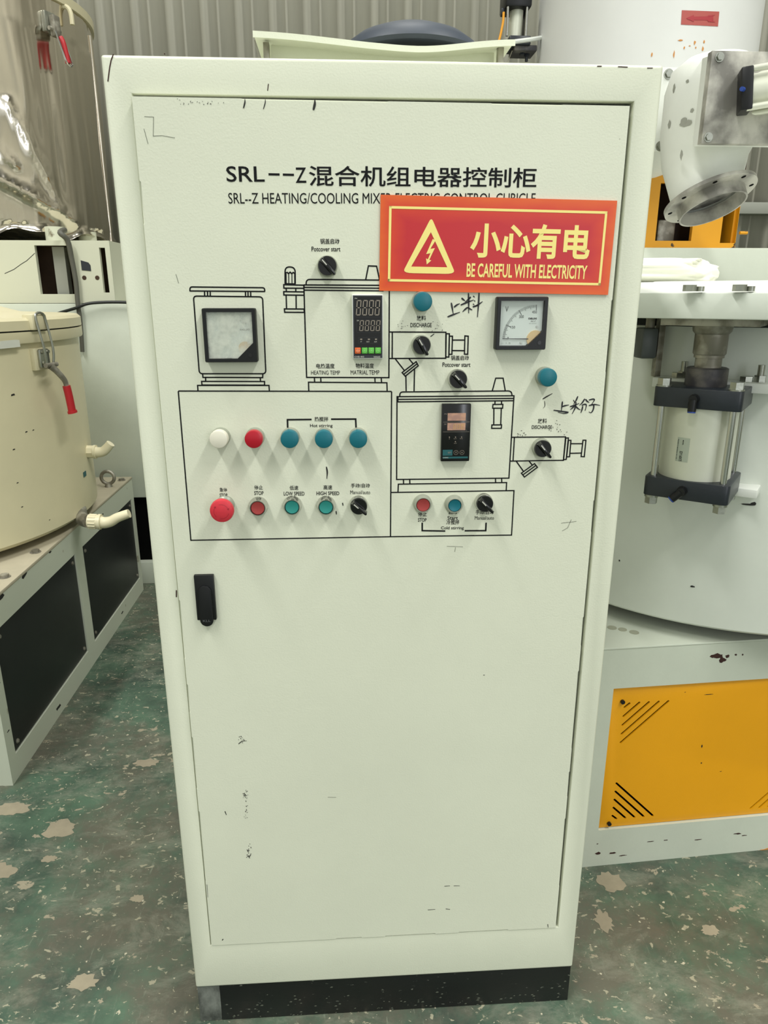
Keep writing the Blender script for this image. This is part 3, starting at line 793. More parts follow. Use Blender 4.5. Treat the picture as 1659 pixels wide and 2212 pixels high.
# ---- analogue panel meters
def meter(cxp, cyp, kind, lab):
    DP = .017
    p = D(cxp, cyp, DP); y0 = door_y(p.x, p.z); S = .080
    o0 = Vector((p.x - S / 2, y0, p.z + S / 2))
    def P(u, v, d): return o0 + Vector((u * S, -d, -v * S))
    win = [(.075, .07), (.93, .07), (.93, .635), (.62, .93), (.075, .93)]
    bm = nb()
    outer = roundpoly([(0, 0), (1, 0), (1, 1), (0, 1)], .035, 3)
    # case = ring between outer square and window, with depth
    t = bmesh.new()
    ov0 = [t.verts.new(P(u, v, 0)) for u, v in outer]; ov1 = [t.verts.new(P(u, v, DP - .0015)) for u, v in outer]
    ov2 = [t.verts.new(P(.5 + (u - .5) * .975, .5 + (v - .5) * .975, DP)) for u, v in outer]
    wi1 = [t.verts.new(P(u, v, DP)) for u, v in win]; wi0 = [t.verts.new(P(u, v, DP - .008)) for u, v in win]
    k = len(outer)
    for A, B in ((ov0, ov1), (ov1, ov2)):
        for i in range(k): t.faces.new((A[i], A[(i + 1) % k], B[(i + 1) % k], B[i]))
    e1 = [t.edges.get((ov2[i], ov2[(i + 1) % k])) for i in range(k)]; e2 = [t.edges.new((wi1[i], wi1[(i + 1) % 5])) for i in range(5)]
    bmesh.ops.triangle_fill(t, edges=e1 + e2, use_beauty=True)
    for i in range(5): t.faces.new((wi1[i], wi1[(i + 1) % 5], wi0[(i + 1) % 5], wi0[i]))
    t.faces.new(wi0); merge(bm, t)
    mo = put('panel_meter', bm, 'black', cab, label=lab)
    bm = nb(); Prism(bm, [(.085, .08), (.92, .08), (.92, .63), (.615, .92), (.085, .92)], P(0, 0, DP - .0078), (S, 0, 0), (0, 0, -S), OUT * .0004); put('dial', bm, 'dialpaper', mo)
    fh = DP - .0068
    cu, cv = (.79, .79)
    bm = nb(); Pts = []
    rr = .17 if kind == 'V' else .125; ku, kv = (.80, .80) if kind == 'V' else (.765, .74)
    for i in range(29):
        a = 2 * math.pi * i / 28; u, v = ku + rr * math.cos(a), kv - rr * math.sin(a)
        dd = (u - .93) * .295 + (v - .635) * .31
        if dd > 0:
            nn = Vector((.295, .31)); tt = dd / nn.length_squared; u -= nn.x * tt; v -= nn.y * tt
        Pts.append((min(u, .925), min(v, .925)))
    Prism(bm, Pts[:28], P(0, 0, fh - .0008), (S, 0, 0), (0, 0, -S), OUT * .0018)
    put('pivot_cover', bm, 'dial_tan' if kind == 'V' else 'dial_tan2', mo)
    bm = nb(); hf = DP - .0071
    def tick(ang, r0, r1, w):
        d = Vector((math.cos(R(ang)), math.sin(R(ang)))); s = Vector((-d.y, d.x)) * w / 2
        q = [(cu + d.x * r_ + s.x * g, cv - (d.y * r_ + s.y * g)) for r_, g in ((r0, 1), (r1, 1), (r1, -1), (r0, -1))]
        bm.faces.new([bm.verts.new(P(u, v, hf)) for u, v in q])
    if kind == 'V':
        for i in range(46):
            V_ = i * 10; ang = 180 - (V_ / 150 * 24.6 if V_ <= 150 else 24.6 + (V_ - 150) / 150 * 33.1 if V_ <= 300 else 57.7 + (V_ - 300) / 150 * 32.3)
            L_ = .105 if V_ % 150 == 0 else (.075 if V_ % 50 == 0 else .05); tick(ang, .64 - L_, .64, .011 if V_ % 150 == 0 else .006)
        for s_, u, v, w_, h_ in (('150', .305, .595, .085, .05), ('300', .46, .40, .09, .055), ('450', .71, .31, .095, .05), ('0', .245, .80, .03, .045), ('V', .18, .28, .06, .1)):
            text_map(bm, s_, lambda a, b2: P(u + w_ * a, v - h_ * b2, hf), .0)
        text_map(bm, 'DELIXI', lambda a, b2: P(.645 + .165 * a, .425 - .033 * b2, hf), .05); text_map(bm, '6L2', lambda a, b2: P(.695 + .095 * a, .47 - .026 * b2, hf), .0, .4)
        put('dial_print', bm, 'ink', mo, keep=True)
        bm = nb(); text_map(bm, 'GB/T 7676-2017', lambda a, b2: P(.66 + .155 * a, .51 - .018 * b2, hf)); text_map(bm, '~ 1.5', lambda a, b2: P(.125 + .19 * a, .89 - .03 * b2, hf))
        put('small_dial_print', bm, 'faint_print', mo, keep=True)
        bm = nb()
        for u, v in ((.82, .56), (.52, .865)): Cy(bm, P(u, v, hf - .0002), P(u, v, hf + .0008), .0016, seg=12)
        stuff('dial_screw', bm, 'zinc', mo)
        bm = nb(); Prism(bm, [(.19, .785), (.16, .79), (.19, .795), (.66, .805), (.66, .785)], P(0, 0, hf + .001), (S, 0, 0), (0, 0, -S), OUT * .0005); put('needle', bm, 'black', mo)
    else:
        for i in range(41):
            V_ = i * 10; ang = 180 - 90 * (V_ / 400) ** .85
            if V_ % 100 == 0: tick(ang, .50, .60, .008)
            else: tick(ang, .555, .60, .004)
        for s_, u, v, w_, h_ in (('100', .38, .62, .07, .045), ('200', .445, .475, .08, .05), ('300', .57, .365, .085, .05), ('400', .73, .295, .085, .05)):
            text_map(bm, s_, lambda a, b2: P(u + w_ * a, v - h_ * b2, hf), .0)
        text_map(bm, 'DELIXI', lambda a, b2: P(.685 + .18 * a, .41 - .03 * b2, hf), .04)
        put('dial_print', bm, 'ink', mo, keep=True)
    bm = nb(); Prism(bm, win, P(0, 0, DP - .0040), (S, 0, 0), (0, 0, -S), OUT * .0010); put('glass', bm, 'glass' if kind == 'V' else 'glassmist', mo)
    bm = nb(); Cy(bm, P(.865, .865, DP - .0002), P(.865, .865, DP + .0008), .0030, seg=18); put('zero_adjust_screw', bm, 'gloss_black', mo)


meter(496.5, 725, 'A', 'black square meter with hazy film over its dial'); meter(1127.5, 699, 'V', 'black square voltmeter with clear dial')


# ---- digital controllers
def seg7(bm, P, u, v, w, h, d, sl=.12, th=.15):
    def q(pts): bm.faces.new([bm.verts.new(P(u + (a * w) + (1 - b2) * sl * w * 2, v + b2 * h, d)) for a, b2 in pts])
    t = th
    q([(.12, 0), (.88, 0), (.70, .07), (.30, .07)]); q([(.30, .93), (.70, .93), (.88, 1), (.12, 1)]); q([(.25, .5), (.35, .468), (.65, .468), (.75, .5), (.65, .532), (.35, .532)])
    for x0, x1 in ((.02, .2), (.8, .98)):
        q([(x0, .03), (x1, .08) if x0 < .5 else (x1, .03), (x1, .45), (x0, .45)]); q([(x0, .55), (x1, .55), (x1, .92) if x0 < .5 else (x1, .97), (x0, .97)])


def rectprint(bm, P, u0, v0, u1, v1, d): bm.faces.new([bm.verts.new(P(*c, d)) for c in ((u0, v0), (u1, v0), (u1, v1), (u0, v1))])


def outline(bm, P, u0, v0, u1, v1, d, wu, wv):
    rectprint(bm, P, u0, v0, u1, v0 + wv, d); rectprint(bm, P, u0, v1 - wv, u1, v1, d); rectprint(bm, P, u0, v0, u0 + wu, v1, d); rectprint(bm, P, u1 - wu, v0, u1, v1, d)


DP = .009; p = D(794.5, 706.5, DP); y0 = door_y(p.x, p.z); SW, SH = .0478, .0965
P1 = lambda u, v, d, o_=Vector((p.x - SW / 2, y0, p.z + SH / 2)): o_ + Vector((u * SW, -d, -v * SH))
def slab(P, u0, v0, u1, v1, d0, d1, bev, name, m_, par, lab=None):
    a = P(u0, v1, 0); b2 = P(u1, v0, 0); bm = nb(); Bx(bm, a.x, b2.x, a.y - d1, a.y - d0, a.z, b2.z, bev); return put(name, bm, m_, par, label=lab)
t1 = slab(P1, 0, 0, 1, 1, 0, DP, .0012, 'temperature_controller', 'chalk', cab, 'white-edged controller with seven-segment digits')
slab(P1, .03, .015, .97, .985, DP, DP + .0005, 0, 'face_plate', 'panelgrey', t1); slab(P1, .07, .035, .93, .935, DP + .0005, DP + .0008, 0, 'display_window', 'gloss_black', t1)
bm = nb(); dd = DP + .0010
for i in range(4):
    seg7(bm, P1, .115 + .2 * i, .085, .155, .235, dd); seg7(bm, P1, .215 + .178 * i, .395, .135, .165, dd)
for u in (.25, .50, .73): rectprint(bm, P1, u, .68, u + .065, .70, dd)
put('digit_segments', bm, 'seg', t1, keep=True)
bm = nb()
for s_, u, v, w_, h_ in (('PV', .09, .072, .08, .02), ('SV', .15, .41, .07, .02), ('AT', .255, .735, .05, .016), ('OUT', .45, .738, .1, .018), ('ALM', .70, .738, .09, .018), ('CHB-402', .055, .978, .32, .026), ('WINHD', .68, .985, .22, .03)):
    text_map(bm, s_, lambda a, b2: P1(u + w_ * a, v - h_ * b2, dd), .01)
put('face_lettering', bm, 'white_print', t1, keep=True)
bm = nb(); outline(bm, P1, .09, .03, .94, .35, dd - .0001, .008, .004); outline(bm, P1, .13, .38, .93, .585, dd - .0001, .006, .003); outline(bm, P1, .19, .66, .82, .755, dd - .0001, .006, .003); put('display_border', bm, 'panelgrey', t1, keep=True)
for i, (u, m_, m2) in enumerate(((.075, 'btn_orange', 'btn_orange2'), (.30, 'btn_green', 'btn_green2'), (.515, 'btn_green', 'btn_green2'), (.735, 'btn_green', 'btn_green2'))):
    k = slab(P1, u, .82, u + .185, .915, DP + .0005, DP + .0022, .0006, 'key', m_, t1, ('orange' if i == 0 else 'green') + ' square key')
bm = nb()
for u in (.30, .515, .735): outline(bm, P1, u + .03, .84, u + .155, .895, DP + .0024, .014, .008); rectprint(bm, P1, u + .07, .86, u + .115, .875, DP + .0024)
put('key_marks', bm, 'btn_green2', t1, keep=True)
bm = nb(); outline(bm, P1, .11, .84, .225, .895, DP + .0024, .02, .01); rectprint(bm, P1, .15, .845, .185, .89, DP + .0024); put('key_mark', bm, 'btn_orange2', t1, keep=True)

DP = .010; p = D(984.8, 935.5, DP); y0 = door_y(p.x, p.z); SW, SH = .0475, .0945
P2 = lambda u, v, d, o_=Vector((p.x - SW / 2, y0, p.z + SH / 2)): o_ + Vector((u * SW, -d, -v * SH))
t2 = slab(P2, 0, 0, 1, 1, 0, DP, .0015, 'temperature_controller', 'gloss_black', cab, 'black controller with two pinkish display windows')
slab(P2, .20, .155, .82, .285, DP, DP + .0004, 0, 'display_window', 'lcd', t2); slab(P2, .20, .325, .82, .450, DP, DP + .0004, 0, 'display_window', 'lcd', t2)
bm = nb(); dd = DP + .0005
for i in range(3): seg7(bm, P2, .40 + .13 * i, .345, .09, .085, dd, .05)
put('ghost_digits', bm, 'dial_tan2', t2, keep=True)
bm = nb()
for s_, u, v, w_, h_ in (('PV', .09, .18, .09, .022), ('SV', .09, .355, .08, .022), ('°C', .84, .29, .03, .018), ('°C', .84, .46, .03, .018), ('AT', .26, .605, .04, .014), ('OUT1', .43, .605, .1, .016), ('OUT2', .64, .605, .1, .016), ('ALM', .44, .685, .09, .016)):
    text_map(bm, s_, lambda a, b2: P2(u + w_ * a, v - h_ * b2, dd), .0)
for v in (.305, .475): rectprint(bm, P2, .05, v, .96, v + .004, dd)
for u, v in ((.28, .57), (.49, .57), (.70, .57), (.49, .65)): Cy(bm, P2(u, v, DP), P2(u, v, DP + .0006), .0009, seg=10)
for u in (.52, .73):
    for i in range(20):
        a, b3 = 2 * math.pi * i / 20, 2 * math.pi * (i + 1) / 20
        bm.faces.new([bm.verts.new(P2(u + r_ * math.cos(t_), .84 + r_ * SW / SH * math.sin(t_), dd + .0001)) for r_, t_ in ((.080, a), (.080, b3), (.071, b3), (.071, a))])
text_map(bm, 'V', lambda a, b2: P2(.49 + .06 * a, .855 - .03 * b2, dd + .0001)); text_map(bm, 'V', lambda a, b2: P2(.70 + .06 * a, .825 + .03 * b2, dd + .0001))
text_map(bm, 'SET', lambda a, b2: P2(.24 + .12 * a, .855 - .028 * b2, dd + .0001))
put('face_lettering', bm, 'seg', t2, keep=True)
bm = nb(); rectprint(bm, P2, .06, .912, .94, .945, dd); rectprint(bm, P2, .06, .79, .40, .895, dd - .0001); put('teal_band', bm, 'tealband', t2, keep=True)
bm = nb(); text_map(bm, 'CHB402', lambda a, b2: P2(.07 + .19 * a, .938 - .02 * b2, dd + .0001)); put('band_lettering', bm, 'white_print', t2, keep=True)

# ================================================================== WARNING SIGN
c00, c10, c11, c01 = D(822, 421), D(1332, 434), D(1312, 637), D(819, 628)
sx_, sz_ = (c10 - c00 + c11 - c01) / 2, (c01 - c00 + c11 - c10) / 2


def SG(u, v, d=0.0):
    a = c00 * (1 - u) * (1 - v) + c10 * u * (1 - v) + c11 * u * v + c01 * (1 - u) * v
    return Vector((a.x, door_y(a.x, a.z) - .0012 - d, a.z))


sign = thing('warning_sign', 'red and orange electricity warning sign with yellow triangle stuck across the door', 'sign', tuple(SG(.5, .5)))
bm = nb(); NU, NV = 24, 10
uvl = bm.loops.layers.uv.new('UVMap')
Fr = [[bm.verts.new(SG(i / NU, k / NV, .0016)) for k in range(NV + 1)] for i in range(NU + 1)]
Bk = [[bm.verts.new(SG(i / NU, k / NV, 0)) for k in range(NV + 1)] for i in range(NU + 1)]
def quad(vs, uvs):
    f = bm.faces.new(vs)
    for lp, q in zip(f.loops, uvs): lp[uvl].uv = q
for i in range(NU):
    for k in range(NV):
        uvq = [(i / NU, k / NV), ((i + 1) / NU, k / NV), ((i + 1) / NU, (k + 1) / NV), (i / NU, (k + 1) / NV)]
        quad((Fr[i][k], Fr[i + 1][k], Fr[i + 1][k + 1], Fr[i][k + 1]), uvq)
        quad((Bk[i][k], Bk[i][k + 1], Bk[i + 1][k + 1], Bk[i + 1][k]), uvq[:1] + uvq[3:] + uvq[2:3] + uvq[1:2])
for i in range(NU):
    for k in (0, NV): quad((Fr[i][k], Fr[i + 1][k], Bk[i + 1][k], Bk[i][k]), [(i / NU, 0)] * 4)
for k in range(NV):
    for i in (0, NU): quad((Fr[i][k], Fr[i][k + 1], Bk[i][k + 1], Bk[i][k]), [(0, k / NV)] * 4)
put('board', bm, 'sign_red', sign)
bm = nb(); up = .0019
def srib(pts, closed=False, w=.02, asp=2.52):
    pts = pts + [pts[0]] if closed else pts
    for a, b_ in zip(pts, pts[1:]):
        d = Vector(((b_[0] - a[0]) * asp, b_[1] - a[1])).normalized() * w / 2; nn = Vector((-d.y, d.x)); k = 8
        for s in range(k):
            q = []
            for tt, g in ((s / k, 1), ((s + 1) / k, 1), ((s + 1) / k, -1), (s / k, -1)):
                e_ = (-1 if tt == 0 else 1 if tt == 1 else 0)
                u = a[0] + (b_[0] - a[0]) * tt + (nn.x * g + d.x * e_) / asp; v = a[1] + (b_[1] - a[1]) * tt + nn.y * g + d.y * e_
                q.append(bm.verts.new(SG(u, v, up)))
            bm.faces.new(q)
srib([(.041, .125), (.957, .125), (.957, .885), (.041, .885)], True, .026); put('printed_border', bm, 'sign_yellow', sign, keep=True)
bm = nb()
outer = roundpoly([(.213, .245), (.322, .80), (.100, .80)], [.03, .04, .04], 4); 
inner = [(.213, .37), (.288, .735), (.134, .735)]
t = bmesh.new(); A = [t.verts.new(SG(u, v, up)) for u, v in roundpoly([(.213, .215), (.325, .805), (.097, .805)], [.045, .045, .045], 5)]; B = [t.verts.new(SG(u, v, up)) for u, v in inner]
ee = [t.edges.new((A[i], A[(i + 1) % len(A)])) for i in range(len(A))] + [t.edges.new((B[i], B[(i + 1) % 3])) for i in range(3)]
bmesh.ops.triangle_fill(t, edges=ee, use_beauty=True); merge(bm, t)
bolt = [(.222, .44), (.196, .60), (.214, .59), (.204, .655), (.196, .645), (.200, .71), (.219, .665), (.210, .66), (.232, .535), (.213, .545), (.234, .455)]
bm.faces.new([bm.verts.new(SG(u, v, up)) for u, v in bolt])
put('lightning_triangle', bm, 'sign_yellow', sign, keep=True)
bm = nb(); text_map(bm, '小心有电', lambda u, v: SG(.382 + .518 * u, .625 - .365 * v, up), .028); put('sign_lettering', bm, 'sign_yellow', sign, keep=True)
bm = nb(); text_map(bm, 'BE CAREFUL WITH ELECTRICITY', lambda u, v: SG(.372 + .525 * u, .835 - .150 * v, up), .02); put('sign_lettering', bm, 'sign_yellow', sign, keep=True)

# ================================================================== VENT HOOD ON THE CABINET
hood = thing('vent_hood', 'pale sheet-metal vent hood with sagging front lip on top of the cabinet', 'vent', (0, .19, HT))
bm = nb(); Bx(bm, -.178, .182, .155, .30, HT, 1.862, .002); put('hood_box', bm, 'cab', hood)
def sag(x):
    t_ = (x - .045) / .24 if x < .045 else (x - .045) / .16
    return -.0165 * math.exp(-t_ * t_ * 2.2) - (.004 * max(0, x) / .2)
bm = nb(); t = bmesh.new(); rows = []
for i in range(33):
    x = -.199 + .402 * i / 32; z = 1.8655 + sag(x)
    rows.append([t.verts.new((x, y, z + dz)) for y, dz in ((.10, 0), (.315, .0), (.315, -.0015), (.1015, -.0015), (.1015, -.0085), (.10, -.0085))])
for a, b_ in zip(rows, rows[1:]):
    for k in range(6): t.faces.new((a[k], a[(k + 1) % 6], b_[(k + 1) % 6], b_[k]))
t.faces.new(rows[0]); t.faces.new(rows[-1][::-1]); merge(bm, t); put('curved_cover', bm, 'cab', hood, angle=60)
for x in (-.183, .187):
    bm = nb(); Bx(bm, x - .004, x + .005, .13, .145, HT, 1.858, .0005); put('post', bm, 'dull_steel', hood)
for a, b_ in (((-.199, .12, 1.857), (-.187, .13, 1.812)), ((.203, .12, 1.850), (.189, .13, 1.812))):
    bm = nb(); Tube(bm, [a, b_], .0006, 6); put('tie_wire', bm, 'dull_steel', hood)
bm = nb(); 
for x in (-.182, .186): Lathe(bm, [(.006, 0), (.006, .002), (.003, .004), (0, .0045)], (x, .135, 1.862 if x < 0 else 1.857), (0, 0, 1), 14)
put('screw_head', bm, 'zinc', hood)
bm = nb(); Lathe(bm, [(.113, 0), (.118, .005), (.112, .016), (.092, .030), (.066, .040), (.034, .045), (0, .046)], (.052, .225, 1.862), (0, 0, 1), 48)
tag(put('fan_cowl', bm, 'dome', None), 'dark blue-grey round fan cowl rising behind the vent hood', 'fan cowl')

# ================================================================== LEFT: COOLING MIXER
lb = thing('machine_base', 'off-white machine base with two black side panels along the left aisle', 'machine base', (-2.0, 1.59, 0))
lx = -1.132
bm = nb()
# frame: side face towards the aisle with two openings, built as posts and rails
Y0, Y1, HBs = .81, 2.372, .600
Bx(bm, lx - .03, lx, Y0, Y1, 0, .082); Bx(bm, lx - .03, lx, Y0, Y1, .508, HBs)
for a, b_ in ((Y0, Y0 + .048), (Y0 + .733, Y0 + .815), (Y0 + 1.522, Y1)): Bx(bm, lx - .03, lx, a, b_, .082, .508)
Bx(bm, -2.9, lx - .03, Y0 + .001, Y0 + .03, 0, HBs); Bx(bm, -2.9, lx - .03, Y1 - .03, Y1, 0, HBs); Bx(bm, -2.93, -2.9, Y0, Y1, 0, HBs)
put('base_frame', bm, 'left_white', lb)
bm = nb(); Bx(bm, -2.93, lx + .002, Y0 - .002, Y1 + .002, HBs, HBs + .012, .003); put('base_top', bm, 'dusty_top', lb)
for a, b_ in ((Y0 + .048, Y0 + .733), (Y0 + .815, Y0 + 1.522)):
    bm = nb(); Bx(bm, lx - .012, lx - .004, a + .003, b_ - .003, .085, .505, .002); pn = put('side_panel', bm, 'black_panel', lb, label='black side panel')
    for yy_ in (a + .03, b_ - .03):
        for zz in (.11, .48):
            bm = nb(); hexbolt(bm, (lx - .004, yy_, zz), (1, 0, 0), .006, .005); put('panel_bolt', bm, 'dull_steel', pn)
# eye bolt and hex bolts on the top
bm = nb(); t = bmesh.new()
cx_, cy_, cz_ = -1.185, 2.18, .612
Cy(bm, (cx_, cy_, cz_), (cx_, cy_, cz_ + .018), .018, .014, 20, .002)
ringp = [(cx_ + .030 * math.cos(a), cy_, cz_ + .045 + .030 * math.sin(a)) for a in [2 * math.pi * i / 28 - math.pi / 2 for i in range(29)]]
Tube(bm, ringp, .008, 10); t.free(); put('eye_bolt', bm, 'dull_steel', lb)
for x, y in ((-1.16, 2.30), (-1.165, 1.28), (-1.17, 1.05)):
    bm = nb(); hexbolt(bm, (x, y, .612), (0, 0, 1), .014, .010); put('hex_bolt', bm, 'dull_steel', lb)
bm = nb()
for (y, z, s) in ((1.10, .596, .03), (1.32, .597, .016), (.93, .594, .03), (1.9, .56, .015), (.834, .35, .012), (.838, .18, .010), (1.2, .035, .03), (2.0, .04, .02)):
    pts = [(y + s * random.uniform(.5, 1) * math.cos(a), z + s * .3 * random.uniform(.4, 1) * math.sin(a)) for a in [i * .6283 for i in range(10)]]
    Prism(bm, pts, (lx - .0003, 0, 0), (0, 1, 0), (0, 0, 1), (.001, 0, 0))
stuff('paint_chip', bm, 'chip_dark', lb)

TC = Vector((-1.885, 1.637, 0)); TR_ = .787
lt = thing('cooling_tank', 'cream round mixing tank with red-handled clamp standing on the left base', 'tank', (TC.x, TC.y, .612))
bm = nb(); Lathe(bm, [(.60, .03), (.765, .03), (TR_, .048), (TR_, .72)], (TC.x, TC.y, .612), seg=96); put('tank_body', bm, 'cream', lt)
bm = nb(); Lathe(bm, [(TR_ - .02, .715), (TR_ + .016, .715), (TR_ + .018, .72), (TR_ + .018, .752)], (TC.x, TC.y, .612), seg=96); put('tank_rim', bm, 'cream', lt)
bm = nb(); Lathe(bm, [(TR_ + .010, .750), (TR_ + .010, .757)], (TC.x, TC.y, .612), seg=96); put('lid_gasket', bm, 'gap', lt)
bm = nb(); Lathe(bm, [(TR_ + .018, .757), (TR_ + .018, .788), (TR_ + .008, .798), (.60, .806), (.575, .812), (.50, .834), (.30, .850), (0, .856)], (TC.x, TC.y, .612), seg=96); put('lid', bm, 'cream', lt)
for a in (40, 130, 220, 310):
    x, y = TC.x + .55 * math.cos(R(a)), TC.y + .55 * math.sin(R(a))
    bm = nb(); Cy(bm, (x, y, .612), (x, y, .66), .05, seg=20); put('foot', bm, 'void', lt)


def at_tank(px, py, c, rad):
    d = ray(px, py); a = d.x ** 2 + d.y ** 2; ox, oy = CAM.x - c.x, CAM.y - c.y; b2 = ox * d.x + oy * d.y; cc = ox * ox + oy * oy - rad * rad
    disc = b2 * b2 - a * cc
    t_ = (-b2 - math.sqrt(max(0, disc))) / a; return CAM + d * t_


# toggle clamp on the tank
def clampM(px, py, c, rad):
    p = at_tank(px, py, c, rad); n_ = Vector((p.x - c.x, p.y - c.y, 0)).normalized(); s_ = Vector((-n_.y, n_.x, 0))
    Mx = Matrix.Identity(4)
    for i in range(3): Mx[i][0] = s_[i]; Mx[i][1] = n_[i]; Mx[i][2] = (0, 0, 1)[i]; Mx[i][3] = p[i]
    return Mx
Mx = clampM(82, 780, TC, TR_)
bm = nb(); Bx(bm, -.035, .03, -.004, .016, -.03, .045, .003, Mx); cl = put('clamp_bracket', bm, 'cream', lt)
bm = nb(); Bx(bm, -.022, .028, .016, .030, -.022, .042, .006, Mx)
for x, z in ((-.012, .032), (.016, .032), (-.012, -.005)): Cy(bm, (x, .03, z), (x, .036, z), .006, seg=14, Mx=Mx)
put('clamp_plate', bm, 'zinc', cl)
bm = nb()
Tube(bm, [(.018, .045, -.015), (.022, .050, .04), (.020, .036, .14), (.008, .034, .160), (-.018, .034, .160), (-.028, .036, .14), (-.024, .050, .04), (-.016, .046, -.02)], .0042, 8, 4, Mx)
put('clamp_hook', bm, 'zinc', cl)
bm = nb(); Tube(bm, [(-.005, .050, -.015), (.012, .060, -.035), (.035, .070, -.070), (.040, .070, -.095)], .012, 10, 4, Mx, rf=lambda t_: 1 - .35 * t_); Cy(bm, (-.03, .05, -.012), (.03, .05, -.012), .008, seg=12, Mx=Mx); put('clamp_lever', bm, 'dull_steel', cl)
bm = nb(); Tube(bm, [(.040, .070, -.088), (.044, .072, -.125), (.048, .074, -.180)], .0135, 12, 3, Mx); Cy(bm, (.048, .074, -.178), (.049, .075, -.186), .017, seg=14, Mx=Mx); put('red_grip', bm, 'red_grip', cl, label='red vinyl lever grip')
bm = nb(); Bx(bm, -.04, .035, -.01, .032, .105, .158, .006, Mx); put('lid_catch', bm, 'cream', lt)

# plastic pipe elbows
def elbow(px, py, z_d, pts, name='pipe_elbow'):
    pass
def pipe(P0, dirs, r):
    pass
e0 = at_tank(186, 973, TC, TR_ - .005); nx = Vector((e0.x - TC.x, e0.y - TC.y, 0)).normalized()
Ye = e0.y
bm = nb(); Cy(bm, atY(182, 976, Ye), atY(205, 976, Ye), .026, seg=8, bev=.002); pe = put('pipe_elbow', bm, 'pvc', lt, label='cream plastic pipe elbow')
bm = nb(); Cy(bm, atY(203, 976, Ye), atY(208, 976, Ye), .028, seg=24, bev=.002)
Tube(bm, [atY(204, 976, Ye), atY(213, 977, Ye), atY(223, 975, Ye), atY(231, 968, Ye), atY(239, 958, Ye)], .022, 20, 4, rf=lambda t_: 1 - .22 * t_); put('elbow_pipe', bm, 'pvc', pe)
Ye = 1.50
bm = nb(); Tube(bm, [atY(172, 1100, Ye + .12), atY(176, 1120, Ye + .05), atY(192, 1126, Ye)], .026, 14, 4); put('drain_fitting', bm, 'dull_steel', lt)
g0, g1 = atY(191, 1126, Ye), atY(214, 1127, Ye); d1 = (g1 - g0).normalized()
bm = nb(); Cy(bm, g0, g1, .027, seg=28, bev=.002)
for i in range(14):
    a = 2 * math.pi * i / 14; x_, y_, _ = basis(d1); q = (x_ * math.cos(a) + y_ * math.sin(a)) * .027
    Cy(bm, g0 + d1 * .004 + q, g0 + d1 * .030 + q, .0025, seg=6)
Cy(bm, g1 - d1 * .002, g1 + d1 * .008, .030, seg=28, bev=.002); pe = put('pipe_elbow', bm, 'pvc', lt, label='ribbed cream plastic pipe elbow')
bm = nb(); Tube(bm, [g1, atY(226, 1129, Ye), atY(240, 1126, Ye), atY(254, 1118, Ye), atY(279, 1109, Ye)], .0235, 20, 4, rf=lambda t_: 1 - .28 * t_); put('elbow_pipe', bm, 'pvc', pe)
p = at_tank(183, 1024, TC, TR_ + .0006); n_ = Vector((p.x - TC.x, p.y - TC.y, 0)).normalized(); s_ = Vector((-n_.y, n_.x, 0))
bm = nb(); Prism(bm, [(-.016, -.010), (.016, -.010), (.016, .010), (-.016, .010)], p, s_, (0, 0, 1), n_ * .001); put('dark_label', bm, 'tealband', lt)
bm = nb(); 
for px, py, q in ((28, 853, .008), (57, 933, .005), (72, 929, .004), (38, 1043, .004), (48, 1095, .004), (107, 1123, .003), (30, 971, .005)):
    p = at_tank(px, py, TC, TR_ + .0004); n_ = Vector((p.x - TC.x, p.y - TC.y, 0)).normalized(); s_ = Vector((-n_.y, n_.x, 0))
    Prism(bm, [(-q, -q * .4), (q, -q * .2), (q * .7, q * .5), (-q * .8, q * .3)], p, s_, (0, 0, 1), n_ * .0005)
stuff('paint_chip', bm, 'chip_dark', lt)
bm = nb(); p = at_tank(24, 744, TC, TR_ + .0182); n_ = Vector((p.x - TC.x, p.y - TC.y, 0)).normalized(); s_ = Vector((-n_.y, n_.x, 0))
Prism(bm, [(-.06, -.012), (.035, -.010), (.035, .012), (.02, .014), (-.06, .012)], p, s_, (0, 0, 1), n_ * .0006); put('flaked_patch', bm, 'whitechip', lt)

# hot mixer housing behind
hb = thing('mixer_housing', 'large pale steel housing behind the cream tank with black recess near its foot', 'housing', (-2.0, 3.1, 0))
bm = nb(); Bx(bm, -3.04, -.73, 2.45, 3.8, .480, 1.4454, .006); put('housing_body', bm, 'white', hb)
bm = nb(); Bx(bm, -3.04, -.73, 2.49, 3.78, .123, .480); put('recess_shade_panel', bm, 'void', hb)  # set-back panel, painted black for the shade of the open gap
bm = nb(); Bx(bm, -3.04, -.73, 2.45, 3.8, 0, .123, .004); put('foot_rail', bm, 'white', hb)

fr_ = thing('drum_stand', 'chipped off-white steel stand with square window under the steel drum', 'stand', (-1.9, 2.8, 1.446))
# front plate with window and slot
bm = nb(); ya, yb = 2.45, 2.475; z0, z1 = 1.446, 1.725
def plate(x0, x1, a, b_): Bx(bm, x0, x1, ya, yb, a, b_)
plate(-2.3, -1.485, z0, z1); plate(-1.485, -1.320, z0, 1.487); plate(-1.485, -1.320, 1.703, z1); plate(-1.320, -1.192, z0, z1)
plate(-1.192, -1.165, z0, 1.494); plate(-1.192, -1.165, 1.694, z1); plate(-1.165, -1.143, z0, z1)
Bx(bm, -2.3, -1.143, 2.475, 3.3, 1.719, 1.725); Bx(bm, -1.149, -1.143, 2.475, 3.3, z0, 1.719); Bx(bm, -2.3, -2.29, 2.475, 3.3, z0, 1.719)
put('stand_frame', bm, 'frame_dirty', fr_)
bm = nb(); Bx(bm, -2.0, -1.20, 2.60, 2.64, 1.45, 1.71); put('inner_plate', bm, 'brown', fr_)
bm = nb(); Bx(bm, -1.425, -1.370, 2.50, 2.55, 1.45, 1.70); put('inner_post', bm, 'beam', fr_)
bm = nb()
